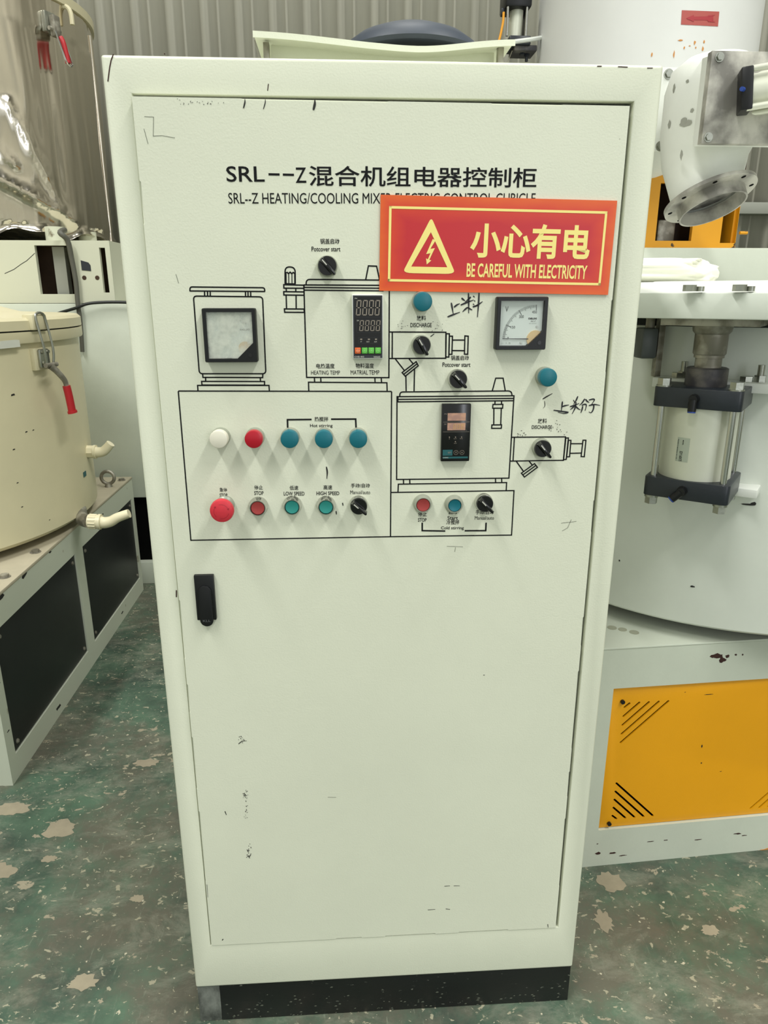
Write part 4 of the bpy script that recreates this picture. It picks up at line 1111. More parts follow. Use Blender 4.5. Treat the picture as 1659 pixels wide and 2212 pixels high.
for px, py in ((182, 600), (210, 600)):
    p = atY(px, py, 2.449); Cy(bm, p, p + Vector((0, .003, 0)), .010, seg=20)
put('bolt_hole', bm, 'brown', fr_)
bm = nb(); p = atY(186, 573, 2.449); Prism(bm, [(-.022, -.022), (.02, -.026), (.02, 0), (.012, .012), (-.022, .022)], p, (1, 0, 0), (0, 0, 1), (0, -.001, 0)); put('torn_label', bm, 'cyl', fr_)
bm = nb()
pts = [(10, 591), (30, 582), (45, 571), (58, 563), (75, 547)]
for a, b_ in zip(pts, pts[1:]):
    a, b_ = atY(*a, 2.4495), atY(*b_, 2.4495); d = (b_ - a).normalized(); nn = Vector((-d.z, 0, d.x)) * .0014
    bm.faces.new([bm.verts.new(q) for q in (a + nn, b_ + nn, b_ - nn, a - nn)])
put('paint_crack', bm, 'chip_dark', fr_, keep=True)

# stainless drum
DC = Vector((-2.0, 3.1, 0)); DR = .661; DTOP = 1.04
dr = thing('steel_drum', 'dented stainless steel drum with red-handled clamp at the top left', 'drum', (DC.x, DC.y, 1.77))
def wobf(a, r, h):
    k = .006 * math.sin(5 * a + 3 * h) * math.sin(4 * h + a) + .0035 * math.sin(17 * a + .6 * h) + .002 * math.sin(41 * a)
    if h < .03: return r + .010 * math.sin(17 * a) - .004, h + .016 * math.sin(11 * a) + .008 * math.sin(23 * a)
    # two creases in the sheet, low on the side that faces the aisle
    for (a1, h1, a2, h2, amp, wd) in ((R(41), .55, R(58), .14, .016, .03), (R(32), .24, R(63), .08, .020, .035), (R(30), .40, R(40), .30, .012, .03)):
        ax_, ay_ = (a2 - a1) * DR, h2 - h1; L2_ = ax_ * ax_ + ay_ * ay_; px_ = ((a - 2 * math.pi if a > math.pi else a) - a1) * DR; py_ = h - h1
        tt = max(0, min(1, (px_ * ax_ + py_ * ay_) / L2_)); dd = math.hypot(px_ - ax_ * tt, py_ - ay_ * tt)
        k += amp * math.exp(-(dd / wd) ** 2) * (1 if px_ * ay_ - py_ * ax_ > 0 else .6)
    return r + k * (1 if .02 < h < .9 else .3), h
bm = nb(); prof = [(DR - .02, 0)] + [(DR + (.012 if i == 0 else 0), .0 + DTOP * i / 70) for i in range(71)]
Lathe(bm, prof, (DC.x, DC.y, 1.77), seg=260, wob=wobf); put('drum_shell', bm, 'steel', dr, angle=70)
bm = nb(); Lathe(bm, [(DR - .01, DTOP), (DR + .012, DTOP), (DR + .014, DTOP + .04), (DR - .01, DTOP + .045)], (DC.x, DC.y, 1.77), seg=96); put('drum_rim', bm, 'cream', dr)
# vertical seam pipe and bent lug at the right side
az = math.atan2(-.42, .907)
bm = nb(); q = at_tank(212, 250, DC, DR + .004); q = Vector((q.x, q.y, 0))
Tube(bm, [q + Vector((0, 0, 1.76)), q + Vector((0, 0, 2.1)), q + Vector((0, 0, 2.76))], .009, 10, 3); put('seam_pipe', bm, 'steel', dr)
bm = nb(); q = Vector((DC.x + (DR) * math.cos(R(-18)), DC.y + DR * math.sin(R(-18)), 0)); Tube(bm, [q + Vector((-.03, 0, 2.80)), q + Vector((.01, 0, 2.805)), q + Vector((.030, 0, 2.78)), q + Vector((.032, 0, 2.73))], .011, 8, 3); put('bent_lug', bm, 'cream', dr)
Mx = clampM(103, 45, DC, DR + .006)
bm = nb(); Bx(bm, -.03, .03, -.01, .018, -.05, .035, .004, Mx); cl = put('clamp_plate', bm, 'zinc', dr)
bm = nb(); Bx(bm, -.012, .03, .018, .05, -.07, .02, .008, Mx); Cy(bm, (-.03, .035, -.04), (.035, .035, -.04), .009, seg=12, Mx=Mx); put('clamp_body', bm, 'dull_steel', cl)
bm = nb(); Tube(bm, [(-.008, .05, -.05), (.000, .065, -.11), (.010, .075, -.165), (.024, .078, -.185), (.042, .078, -.183), (.045, .075, -.165), (.036, .065, -.11)], .0042, 8, 4, Mx); put('clamp_hook', bm, 'chrome', cl)
bm = nb(); Tube(bm, [(.018, .05, -.07), (.020, .06, -.09), (.024, .066, -.13), (.028, .07, -.175)], .0125, 12, 4, Mx); put('red_grip', bm, 'red_grip', cl, label='red vinyl lever grip')
for x, y in ((-1.46, 2.66), (-1.40, 2.95), (-2.4, 2.8), (-2.2, 3.25), (-1.6, 3.2)):
    bm = nb(); Cy(bm, (x, y, 1.725), (x, y, 1.80), .045, seg=20); put('drum_leg', bm, 'frame_dirty', dr)
# cables
bm = nb(); P = [atY(118, 492, 2.40), atY(130, 503, 2.40), atY(146, 520, 2.41), atY(155, 560, 2.425), atY(164, 610, 2.43), atY(168, 655, 2.43), atY(174, 700, 2.43), atY(178, 760, 2.435)]
P[0].y = 2.52
Tube(bm, P, .013, 10, 5, rf=lambda t_: 1 - .25 * t_); tag(put('drain_hose', bm, 'cable', None), 'grey hose hanging in front of the square window of the stand', 'hose')
bm = nb(); P = [atY(90, 684, 2.43), atY(118, 679, 2.43), atY(135, 674, 2.43), atY(165, 665, 2.41), atY(190, 656, 2.41), atY(225, 653, 2.42), atY(268, 653, 2.42), atY(300, 656, 2.42)]
Tube(bm, P, .007, 8, 5); tag(put('power_cable', bm, 'blackcable', None), 'thin black cable crossing the grey hose above the cream lid', 'cable')

# ================================================================== RIGHT: COOLING MIXER
ang = math.atan2(.032, .534); ca, sa = math.cos(ang), math.sin(ang)
MR = Matrix(((ca, -sa, 0, .56), (sa, ca, 0, .374), (0, 0, 1, 0), (0, 0, 0, 1)))
rb = thing('machine_base', 'off-white machine base with yellow slotted panel right of the cabinet', 'machine base', (1.0, .9, 0))
HR = .653; X0, X1 = -.085, 1.25
bm = nb(); Bx(bm, X0, X1, 0, .03, 0, .117, 0, MR); Bx(bm, X0, X1, 0, .03, .545, HR, 0, MR); Bx(bm, X0, .029, 0, .03, .117, .545, 0, MR); Bx(bm, 1.17, X1, 0, .03, .117, .545, 0, MR)
Bx(bm, X0, X0 + .03, .03, 1.2, 0, HR, 0, MR); Bx(bm, X1 - .03, X1, .03, 1.2, 0, HR, 0, MR); Bx(bm, X0, X1, 1.17, 1.2, 0, HR, 0, MR)
put('base_frame', bm, 'white', rb)
bm = nb(); Bx(bm, X0 - .001, X1, -.001, 1.2, HR, HR + .006, .002, MR); put('base_top', bm, 'white', rb)
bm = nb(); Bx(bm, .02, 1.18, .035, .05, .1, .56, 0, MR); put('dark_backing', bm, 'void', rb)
bm = nb()
for px, py, q in ((1322, 1356, .012), (1345, 1360, .011), (1370, 1366, .012)):
    d = ray(px, py); t_ = (HR + .0062 - CAM.z) / d.z; p = CAM + d * t_; Cy(bm, p, p + Vector((0, 0, .0006)), q, seg=20)
put('drain_hole', bm, 'scuff2', rb)
# yellow panel with real cut slots
pw0, pw1, pz0, pz1 = .030, 1.168, .1185, .5435
bm = nb(); Bx(bm, pw0, pw1, .008, .012, pz0, pz1, .0008)
def to_local(px, py):
    Mi = MR.inverted(); o_ = Mi @ CAM; d = Mi.to_3x3() @ ray(px, py); t_ = (.008 - o_.y) / d.y; return o_ + d * t_
def CP(x, y): return (1300 + x / 4.621, 1480 + y / 4.621)
slots = [((228, 222), (276, 182)), ((216, 312), (374, 175)), ((206, 400), (470, 170)), ((198, 488), (568, 165)), ((188, 574), (664, 160)),
         ((105, 1304), (145, 1334)), ((116, 1223), (235, 1326)), ((126, 1143), (326, 1319)), ((136, 1062), (418, 1312)), ((146, 980), (510, 1304)),
         ((1485, 1230), (1800, 958)), ((1572, 1222), (1790, 1030)), ((1660, 1212), (1780, 1105))]
cut = bmesh.new()
for a, b_ in slots:
    p, q = to_local(*CP(*a)), to_local(*CP(*b_)); d = (q - p); L_ = d.length; d.normalize(); s = Vector((-d.z, 0, d.x)); w_ = .0028
    pol = [(w_ * math.cos(t_), w_ * math.sin(t_)) for t_ in [math.pi / 2 + math.pi * i / 6 for i in range(7)]] + [(L_ + w_ * math.cos(t_), w_ * math.sin(t_)) for t_ in [-math.pi / 2 + math.pi * i / 6 for i in range(7)]]
    Prism(cut, pol, Vector((p.x, 0, p.z)), d, s, (0, .02, 0))
bmesh.ops.recalc_face_normals(cut, faces=cut.faces)
mc = bpy.data.meshes.new('cut'); cut.to_mesh(mc); cut.free(); oc = bpy.data.objects.new('cut', mc); COL.objects.link(oc)
mp_ = bpy.data.meshes.new('panel'); bmesh.ops.recalc_face_normals(bm, faces=bm.faces); bm.to_mesh(mp_); bm.free(); op = bpy.data.objects.new('panel', mp_); COL.objects.link(op)
bo = op.modifiers.new('b', 'BOOLEAN'); bo.object = oc; bo.operation = 'DIFFERENCE'; bo.solver = 'EXACT'
bpy.context.view_layer.update(); dg = bpy.context.evaluated_depsgraph_get(); me = bpy.data.meshes.new_from_object(op.evaluated_get(dg))
bm = nb(); bm.from_mesh(me); bmesh.ops.transform(bm, matrix=MR, verts=bm.verts)
for o_ in (op, oc): bpy.data.objects.remove(o_)
yp = put('slotted_panel', bm, 'yellow', rb, label='yellow panel with diagonal vent slots')
for px, py in ((1344, 1515), (1315, 1778)):
    p = MR @ to_local(px, py); bm = nb(); Cy(bm, p, p + Vector((sa, -ca, 0)) * .006, .0055, seg=14, bev=.001); put('panel_screw', bm, 'black', yp)


def blob(bm, px, py, rx, ry, seedk=0, y=-.0006, k=12):
    """irregular chip on the base front"""
    random.seed(int(px * 7 + py + seedk)); c = to_local(px, py)
    pts = [(c.x + rx * random.uniform(.45, 1) * math.cos(i * 2 * math.pi / k), c.z + ry * random.uniform(.4, 1) * math.sin(i * 2 * math.pi / k)) for i in range(k)]
    Prism(bm, pts, (0, y, 0), (1, 0, 0), (0, 0, 1), (0, .0005, 0), Mx=MR)


bm = nb(); blob(bm, 1545, 1414, .022, .009); blob(bm, 1556, 1422, .012, .010, 1); blob(bm, 1567, 1414, .007, .007, 2); blob(bm, 1585, 1411, .004, .003); blob(bm, 1600, 1411, .003, .003)
for q in ((1320, 1838, .012, .004), (1290, 1838, .010, .006), (1342, 1843, .014, .002), (1402, 1813, .012, .0016), (1435, 1810, .01, .0016), (1503, 1809, .016, .0018), (1590, 1796, .014, .003), (1604, 1800, .012, .0016), (1288, 1818, .003, .002)): blob(bm, *q)
stuff('rust_chip', bm, 'rust', rb)
bm = nb()
for q in ((1516, 1612, .0022, .006), (1515, 1648, .0026, .0026), (1557, 1666, .004, .001), (1530, 1500, .016, .0010), (1480, 1495, .003, .001)): blob(bm, *q, 0, .0074)
stuff('paint_chip', bm, 'chip_dark', rb)
bm = nb(); blob(bm, 1625, 1836, .05, .006); blob(bm, 1655, 1831, .03, .008); stuff('rust_stain', bm, 'rust_orange', rb)

RC = Vector((1.112, .964, 0)); RR = .653
rt = thing('cooling_tank', 'white round mixing tank on the yellow-panelled base, with air cylinder at its side', 'tank', (RC.x, RC.y, .659))
bm = nb(); Lathe(bm, [(RR - .06, .041), (RR - .004, .041), (RR, .046), (RR, .70), (RR, .762)], (RC.x, RC.y, .659), seg=110); put('tank_body', bm, 'white_tank', rt)
bm = nb(); Lathe(bm, [(RR - .07, .036), (RR - .03, .041)], (RC.x, RC.y, .659), seg=64); put('tank_floor', bm, 'void', rt)
for a in (20, 110, 200, 290):
    x, y = RC.x + .5 * math.cos(R(a)), RC.y + .5 * math.sin(R(a)); bm = nb(); Cy(bm, (x, y, .659), (x, y, .70), .04, seg=18); put('foot', bm, 'void', rt)
bm = nb(); Lathe(bm, [(RR - .01, .755), (RR + .02, .757), (RR + .02, .776), (RR - .01, .776)], (RC.x, RC.y, .659), seg=96); put('tank_rim', bm, 'gap', rt)
e1v = Vector((.799, -.602, 0)); e2v = Vector((.602, .799, 0))
# lid with lug above the cylinder
def lidpoly(R_, ext, wl, wr, r=.05):
    base = RC - e2v * ext; out = []
    a0 = math.atan2(-e2v.y, -e2v.x)
    hw = wl; th1 = math.asin(min(.99, wl / R_)); th2 = math.asin(min(.99, wr / R_))
    # arc from right side of lug all the way round to left side
    P = []
    for i in range(61):
        a = a0 + th2 + (2 * math.pi - th1 - th2) * i / 60; P.append((RC.x + R_ * math.cos(a), RC.y + R_ * math.sin(a)))
    q1 = base - e1v * wl; q2 = base + e1v * wr
    cor = roundpoly([P[-1], (q1.x, q1.y), (q2.x, q2.y), P[0]], [0, r, r, 0], 6)
    return P[:-1] + cor[:-1]
L0 = lidpoly(.70, .86, .135, .26, .05)
bm = nb(); Prism(bm, L0, (0, 0, 1.437), (1, 0, 0), (0, 1, 0), (0, 0, .050), .003); put('lid', bm, 'white_tank', rt)
L1 = lidpoly(.695, .853, .130, .255, .05); L1t = lidpoly(.62, .70, .10, .22, .05)
bm = nb(); Prism(bm, L1, (0, 0, 1.487), (1, 0, 0), (0, 1, 0), (0, 0, .024), 0, top=L1t); put('lid_cover', bm, 'chalk', rt)
for px in (1496, 1604):
    bm = nb(); c = atY(px, 625, .255 if px < 1550 else .21); c.z = 1.489
    Cy(bm, c + Vector((-.006, 0, 0)), c + Vector((-.006, 0, .012)), .0125, seg=6, bev=.001); Cy(bm, c + Vector((.014, -.003, 0)), c + Vector((.014, -.003, .009)), .0075, seg=12); put('lid_bolt', bm, 'zinc', rt)
# mounting plates welded to the tank
MC = Matrix(((e1v.x, e2v.x, 0, .702), (e1v.y, e2v.y, 0, .339), (0, 0, 1, 0), (0, 0, 0, 1)))
bm = nb(); Bx(bm, -.118, .135, .035, .16, 1.283, 1.304, .002, MC); br = put('mounting_plate', bm, 'chalk', rt)
for x in (-.060, .095):
    bm = nb(); Cy(bm, (x, .07, 1.304), (x, .07, 1.318), .0125, seg=6, Mx=MC, bev=.001); Cy(bm, (x, .07, 1.304), (x, .07, 1.340), .007, seg=12, Mx=MC); put('stud_bolt', bm, 'zinc', br)
bm = nb(); Bx(bm, .05, .125, .06, .16, 1.050, 1.070, .002, MC); put('lower_lug', bm, 'chalk', rt)
bm = nb()
for px, py, rx, ry in ((1617, 1090, .016, .003), (1628, 1088, .008, .005), (1496, 1267, .006, .003), (1338, 1211, .002, .003)):
    p = at_tank(px, py, RC, RR + .0006); n_ = Vector((p.x - RC.x, p.y - RC.y, 0)).normalized(); s_ = Vector((-n_.y, n_.x, 0)); random.seed(px)
    Prism(bm, [(rx * random.uniform(.6, 1) * math.cos(i * .6283), ry * random.uniform(.5, 1) * math.sin(i * .6283)) for i in range(10)], p, s_, (0, 0, 1), n_ * .0005)
stuff('paint_chip', bm, 'chip_dark', rt)

# ---- air cylinder
ac = thing('air_cylinder', 'square-ended pneumatic cylinder with four tie rods beside the white tank', 'air cylinder', (.702, .339, 1.061))
hx, hy = .0865, .0800
def cap(z0, z1):
    bm = nb(); Prism(bm, roundpoly([(-hx, -hy), (hx, -hy), (hx, hy), (-hx, hy)], .014, 4), (0, 0, z0), (1, 0, 0), (0, 1, 0), (0, 0, z1 - z0), .0015, MC); return put('end_cap', bm, 'cyl', ac)
cap(1.061, 1.103); cap(1.257, 1.298)
bm = nb(); Cy(bm, (0, 0, 1.103), (0, 0, 1.257), .074, seg=64, Mx=MC); barrel = put('barrel', bm, 'alu', ac)
for x in (-1, 1):
    for y in (-1, 1):
        bm = nb(); Cy(bm, (x * .070, y * .064, 1.040), (x * .070, y * .064, 1.306), .0068, seg=16, Mx=MC); tr_ = put('tie_rod', bm, 'chrome', ac)
        bm = nb(); Cy(bm, (x * .070, y * .064, 1.298), (x * .070, y * .064, 1.301), .0155, seg=20, Mx=MC); Cy(bm, (x * .070, y * .064, 1.301), (x * .070, y * .064, 1.315), .0140, seg=6, bev=.001, Mx=MC); put('nut', bm, 'zinc', tr_); bm = nb()
        Cy(bm, (x * .070, y * .064, 1.056), (x * .070, y * .064, 1.061), .0150, seg=20, Mx=MC); Cy(bm, (x * .070, y * .064, 1.041), (x * .070, y * .064, 1.056), .0135, seg=6, bev=.001, Mx=MC); put('nut', bm, 'zinc', tr_)
bm = nb(); Lathe(bm, [(.042, 0), (.042, .036), (.038, .038)], (0, 0, 1.298), seg=40, Mx=MC); put('rod_gland', bm, 'cyl_dust', ac)
bm = nb(); Cy(bm, (0, 0, 1.33), (0, 0, 1.362), .0265, seg=32, Mx=MC); Cy(bm, (0, 0, 1.356), (0, 0, 1.362), .030, seg=32, Mx=MC); put('piston_rod', bm, 'dull_steel', ac)
bm = nb(); Lathe(bm, [(.031, 1.362), (.033, 1.365), (.033, 1.404), (.038, 1.410), (.040, 1.422)], (0, 0, 0), seg=36, Mx=MC); put('rod_coupling', bm, 'dull_steel', ac)
bm = nb(); Bx(bm, -.092, .095, -.06, .06, 1.422, 1.4365, .001, MC); put('push_plate', bm, 'dull_steel', ac)
# air fittings
def fitting(px, py, z, tilt):
    Mi = MC.inverted(); o_ = Mi @ CAM; d = Mi.to_3x3() @ ray(px, py); t_ = (-hy - o_.y) / d.y; p = o_ + d * t_
    bm = nb(); Cy(bm, (p.x, -hy, p.z), (p.x, -hy - .006, p.z), .0105, seg=18, Mx=MC); Cy(bm, (p.x, -hy - .006, p.z), (p.x, -hy - .018, p.z), .0085, seg=18, bev=.002, Mx=MC)
    q = Vector((p.x + math.sin(tilt) * -.024, -hy - .014, p.z - .024 * math.cos(tilt))); Cy(bm, (p.x, -hy - .012, p.z), q, .0085, seg=16, Mx=MC); f_ = put('air_fitting', bm, 'black', ac)
    dd = (q - Vector((p.x, -hy - .012, p.z))).normalized(); bm = nb(); Cy(bm, q, q + dd * .003, .0080, seg=16, Mx=MC); put('release_ring', bm, 'blue', f_)
fitting(1500, 862, 0, .0); fitting(1474, 1060, 0, .75)
# nameplate wrapped on the barrel: text reads downwards
bm = nb(); 
def NP(u, v, k=.0): # u around (left-right), v along height
    a = -math.pi / 2 + (-.40 + .36 * u) ; return MC @ Vector(((.0742 + k) * math.cos(a), (.0742 + k) * math.sin(a), 1.142 + .052 * (1 - v)))
for i in range(6):
    bm.faces.new([bm.verts.new(NP(u, v)) for u, v in ((i / 6, 0), ((i + 1) / 6, 0), ((i + 1) / 6, 1), (i / 6, 1))])
npl = put('nameplate', bm, 'tag', barrel, keep=True)
bm = nb(); text_map(bm, 'SDY160X75', lambda u, v: NP(.30 + .24 * v, .56 + .42 * u, .0003), .02); text_map(bm, 'MODEL', lambda u, v: NP(.44 + .1 * v, .10 + .2 * u, .0003), .02); text_map(bm, 'PNEUMATIC MATERIAL CO., LTD', lambda u, v: NP(.04 + .08 * v, .08 + .84 * u, .0003), .02)
put('nameplate_lettering', bm, 'ink', barrel, keep=True)
# sensor box and its bracket
sb = thing('sensor_box', 'small dark grey sensor box hanging under the white lid left of the air cylinder', 'sensor', (.61, .45, 1.35))
bm = nb(); Bx(bm, .597, .634, .44, .49, 1.345, 1.412, .006); put('sensor_body', bm, 'grey_dark', sb)
bm = nb(); Cy(bm, (.622, .465, 1.41), (.622, .465, 1.437), .010, seg=16); put('cable_gland', bm, 'dull_steel', sb)
bm = nb(); Bx(bm, .640, .654, .455, .475, 1.303, 1.437, .001); put('sensor_bracket', bm, 'dull_steel', sb)

# white cloth bundle on the lid
bm = nb(); t = bmesh.new(); bmesh.ops.create_icosphere(t, subdivisions=5, radius=1)
from mathutils import noise as NZ_
cc = Vector((.625, .70, 1.536))
for v in t.verts:
    q = v.co.copy(); s = Vector((abs(q.x) ** .55 * (1 if q.x > 0 else -1), abs(q.y) ** .7 * (1 if q.y > 0 else -1), abs(q.z) ** .75 * (1 if q.z > 0 else -1)))
    k = 1 + .14 * NZ_.noise(q * 1.6 + Vector((3, 1, 2))) + .07 * NZ_.noise(Vector((q.x * 2, q.y * 7, q.z * 7)))
    taper = .88 + .18 * q.x
    v.co = cc + Vector((s.x * .222 * k, s.y * .13 * k, max(-.026, s.z * .040 * k * taper)))
merge(bm, t); tag(put('cloth_bundle', bm, 'cloth', None, angle=180), 'folded white cloth bundle lying on the white tank lid', 'cloth')

# ================================================================== RIGHT REAR: HOT MIXER
rh = thing('mixer_housing', 'pale blue-grey housing behind the cloth bundle under the yellow stand', 'housing', (1.35, 2.0, 0))
bm = nb(); Bx(bm, .55, 2.3, 1.70, 2.9, 0, 1.70, .006); put('housing_body', bm, 'white', rh)
HH = (atY(1500, 535, 1.70)).z
for v in bpy.data.objects[rh.children[0].name].data.vertices:
    if v.co.z > 1.6: v.co.z = HH - .0 + (v.co.z - 1.70)
ys = thing('drum_stand', 'chipped yellow steel stand with window openings under the white hot tank', 'stand', (1.2, 2.0, HH))
def yz(px, py): return atY(px, py, 1.74)
A = yz(1400, 533); zt = yz(1500, 327).z; zb = HH
xl = yz(1380, 500).x; xr = yz(1596, 470).x
w = [yz(1415, 395), yz(1500, 395), yz(1500, 520), yz(1415, 520)]
wx0 = w[3].x; wx1 = (w[1].x + w[2].x) / 2; wz0 = w[3].z; wz1 = w[0].z
s0 = yz(1562, 470); s1 = yz(1588, 525); zy = yz(1500, 372).z
bm = nb(); pl = lambda x0, x1, a, b_: Bx(bm, x0, x1, 1.74, 1.76, a, b_)
pl(xl, wx0, zb, zy); pl(wx0, wx1, zb, wz0); pl(wx0, wx1, wz1, zy); pl(wx1, s0.x, zb, zy); pl(s0.x, s1.x, zb, s1.z); pl(s1.x, xr, zb, zy); pl(s0.x, s1.x, wz1, zy)
Bx(bm, xl, xl + .01, 1.76, 2.4, zb, zy); Bx(bm, xr - .01, xr, 1.76, 2.4, zb, zy); put('stand_frame', bm, 'yellow_chip', ys)
bm = nb(); Bx(bm, xl, xr, 1.735, 2.4, zy, zt, .002); put('top_flange', bm, 'brown', ys)  # dark brown flange, its tone also paints the shade under the tank
bm = nb(); Bx(bm, xl + .02, xr - .02, 2.1, 2.12, zb, zy); put('inner_plate', bm, 'brown', ys)
bm = nb(); Bx(bm, wx0 + .04, wx1 - .03, 1.82, 1.88, zb, wz0 + .085, .01); put('inner_block', bm, 'dull_steel', ys)
bm = nb(); p = yz(1598, 503); Cy(bm, p, p + Vector((.03, 0, 0)), .006, seg=12); put('stop_bolt', bm, 'yellow_chip', ys)

HC = Vector((1.0074 + .11, 1.654 + .30, 0)); HRd = 3.32 * math.sin(R(7.055))
HC = CAM + Vector((math.sin(R(21.15)), math.cos(R(21.15)), 0)) * 3.32
ht = thing('hot_mixer_tank', 'tall glossy white tank with red arrow sticker at the top right', 'tank', (HC.x, HC.y, zt))
bm = nb(); Lathe(bm, [(HRd - .05, 0), (HRd, .0), (HRd, .9)], (HC.x, HC.y, zt), seg=96); put('tank_body', bm, 'hot', ht)
def hotp(px, py, k=0.0): return at_tank(px, py, HC, HRd + k)
def wrap(bm, conv, quadpx, k, nseg=8):
    a, b_, c, d = quadpx
    for i in range(nseg):
        q = []
        for t_, (p0, p1) in ((i / nseg, (a, b_)), ((i + 1) / nseg, (a, b_)), ((i + 1) / nseg, (d, c)), (i / nseg, (d, c))):
            q.append(bm.verts.new(hotp(p0[0] + (p1[0] - p0[0]) * t_, p0[1] + (p1[1] - p0[1]) * t_, k)))
        bm.faces.new(q)
bm = nb(); wrap(bm, hotp, ((1473, 22), (1554, 25), (1551, 57), (1471, 53)), .0008); put('arrow_sticker', bm, 'arrow_red', ht, keep=True, label='faded red sticker with arrow pointing left')
bm = nb(); wrap(bm, hotp, ((1494, 36), (1541, 35), (1541, 44), (1494, 43)), .0014); wrap(bm, hotp, ((1483, 39), (1499, 32), (1499, 47), (1483, 40)), .0016, 4)
wrap(bm, hotp, ((1530, 33), (1546, 32), (1536, 36), (1528, 36)), .0016, 3); wrap(bm, hotp, ((1528, 43), (1536, 43), (1546, 48), (1530, 47)), .0016, 3)
put('arrow_print', bm, 'arrow_dark', ht, keep=True)
bm = nb(); random.seed(3)
for px, py, rx, ry in ((1456, 117, .003, .014), (1501, 92, .004, .008), (1521, 90, .003, .006), (1518, 106, .004, .010), (1478, 103, .003, .006), (1470, 87, .010, .003), (1503, 103, .003, .004), (1408, 118, .003, .010), (1490, 99, .004, .002)):
    p = hotp(px, py, .0006); n_ = Vector((p.x - HC.x, p.y - HC.y, 0)).normalized(); s_ = Vector((-n_.y, n_.x, 0))
    Prism(bm, [(rx * random.uniform(.5, 1) * math.cos(i * .6283), ry * random.uniform(.5, 1) * math.sin(i * .6283)) for i in range(10)], p, s_, (0, 0, 1), n_ * .0005)
stuff('rust_stain', bm, 'rust_orange', ht)

# ---- discharge valve: barrel from the tank towards the viewer, branch with round outlet
dv = thing('discharge_valve', 'dusty white discharge valve with round flanged outlet pointing down, upper right', 'valve', (.95, 1.0, 1.75))
pA = Vector((.985, .83, 1.955)); pB = Vector((1.03, 1.56, 1.985))
bm = nb(); Cy(bm, pA, pB, .098, .105, 48); put('valve_barrel', bm, 'chalk', dv)
# round branch pipe down to the outlet flange
oc_ = atY(1533, 428, .95); ax = Vector((-.22, -.30, -1)).normalized(); 
ax = Vector((.22, -.42, -1)).normalized()
st_ = Vector((.955, .985, 1.955))
bm = nb(); up_ = Vector((0, 0, -1)); ends = [(.02, Vector((.950, .97, 2.095)), up_), (.08, Vector((.950, .97, 2.088)), up_), (.115, Vector((.950, .97, 2.06)), up_), (.127, Vector((.950, .97, 2.01)), up_), (.127, Vector((.950, .97, 1.90)), up_), (.112, Vector((.952, .985, 1.84)), (up_ * 2 + ax).normalized()), (.098, oc_ - ax * .035, ax), (.096, oc_ - ax * .004, ax)]
x_, y_, _ = basis(ax); rings = []
for r_, c, ad_ in ends:
    q_ = x_ - ad_ * x_.dot(ad_); q_.normalize(); xx_, yy2_ = q_, ad_.cross(q_)
    rings.append([bm.verts.new(c + (xx_ * math.cos(2 * math.pi * i / 48) + yy2_ * math.sin(2 * math.pi * i / 48)) * r_) for i in range(48)])
bm.faces.new(rings[0])
for A_, B_ in zip(rings, rings[1:]):
    for i in range(48): bm.faces.new((A_[i], A_[(i + 1) % 48], B_[(i + 1) % 48], B_[i]))
put('branch_pipe', bm, 'chalk', dv)
bm = nb(); VC = Vector((.950, .97, 0)); random.seed(5)
for px, py, rx, ry in ((1482, 267, .020, .009), (1446, 268, .007, .012), (1508, 262, .006, .010), (1495, 238, .006, .006), (1472, 335, .005, .015), (1456, 190, .006, .012), (1485, 175, .006, .004), (1477, 262, .012, .010)):
    p = at_tank(px, py, VC, .1276); n_ = Vector((p.x - VC.x, p.y - VC.y, 0)).normalized(); s_ = Vector((-n_.y, n_.x, 0))
    Prism(bm, [(rx * random.uniform(.6, 1) * math.cos(i * .6283), ry * random.uniform(.6, 1) * math.sin(i * .6283)) for i in range(10)], p, s_, (0, 0, 1), n_ * .0005)
stuff('worn_patch', bm, 'beam', dv)
# flange ring and inner spigot (open)
def tube_ring(ro, ri, h0, h1, name, m_, par):
    bm = nb(); R4 = []
    for r_, h in ((ro, h0), (ro, h1), (ri, h1), (ri, h0)): R4.append([bm.verts.new(oc_ + ax * h + (x_ * math.cos(2 * math.pi * i / 56) + y_ * math.sin(2 * math.pi * i / 56)) * r_) for i in range(56)])
    for k in range(4):
        for i in range(56): bm.faces.new((R4[k][i], R4[k][(i + 1) % 56], R4[(k + 1) % 4][(i + 1) % 56], R4[(k + 1) % 4][i]))
    return put(name, bm, m_, par)
fl_ = tube_ring(.122, .086, -.006, .004, 'outlet_flange', 'dirty_plate', dv)
tube_ring(.090, .085, .002, .034, 'outlet_spigot', 'dirty_plate', dv)
bm = nb(); 
for i in range(8):
    a = R(22 + 45 * i); p = oc_ + (x_ * math.cos(a) + y_ * math.sin(a)) * .107; Cy(bm, p + ax * .0035, p + ax * .0046, .0062, seg=12)
put('bolt_hole', bm, 'void', dv)
bm = nb(); Cy(bm, oc_ - ax * .02, oc_ - ax * .012, .0855, seg=40); put('valve_disc', bm, 'dirty_inside', dv)
# end plate facing the camera
bm = nb(); Bx(bm, .850, 1.085, .80, .822, 1.851, 2.057, .001); ep = put('end_plate', bm, 'dirty_plate', dv)
for x, z in ((.870, 2.043), (.866, 1.865), (1.07, 2.043), (1.07, 1.865)):
    bm = nb(); hexbolt(bm, (x, .80, z), (0, -1, 0), .0085, .007); put('hex_bolt', bm, 'zinc', ep)
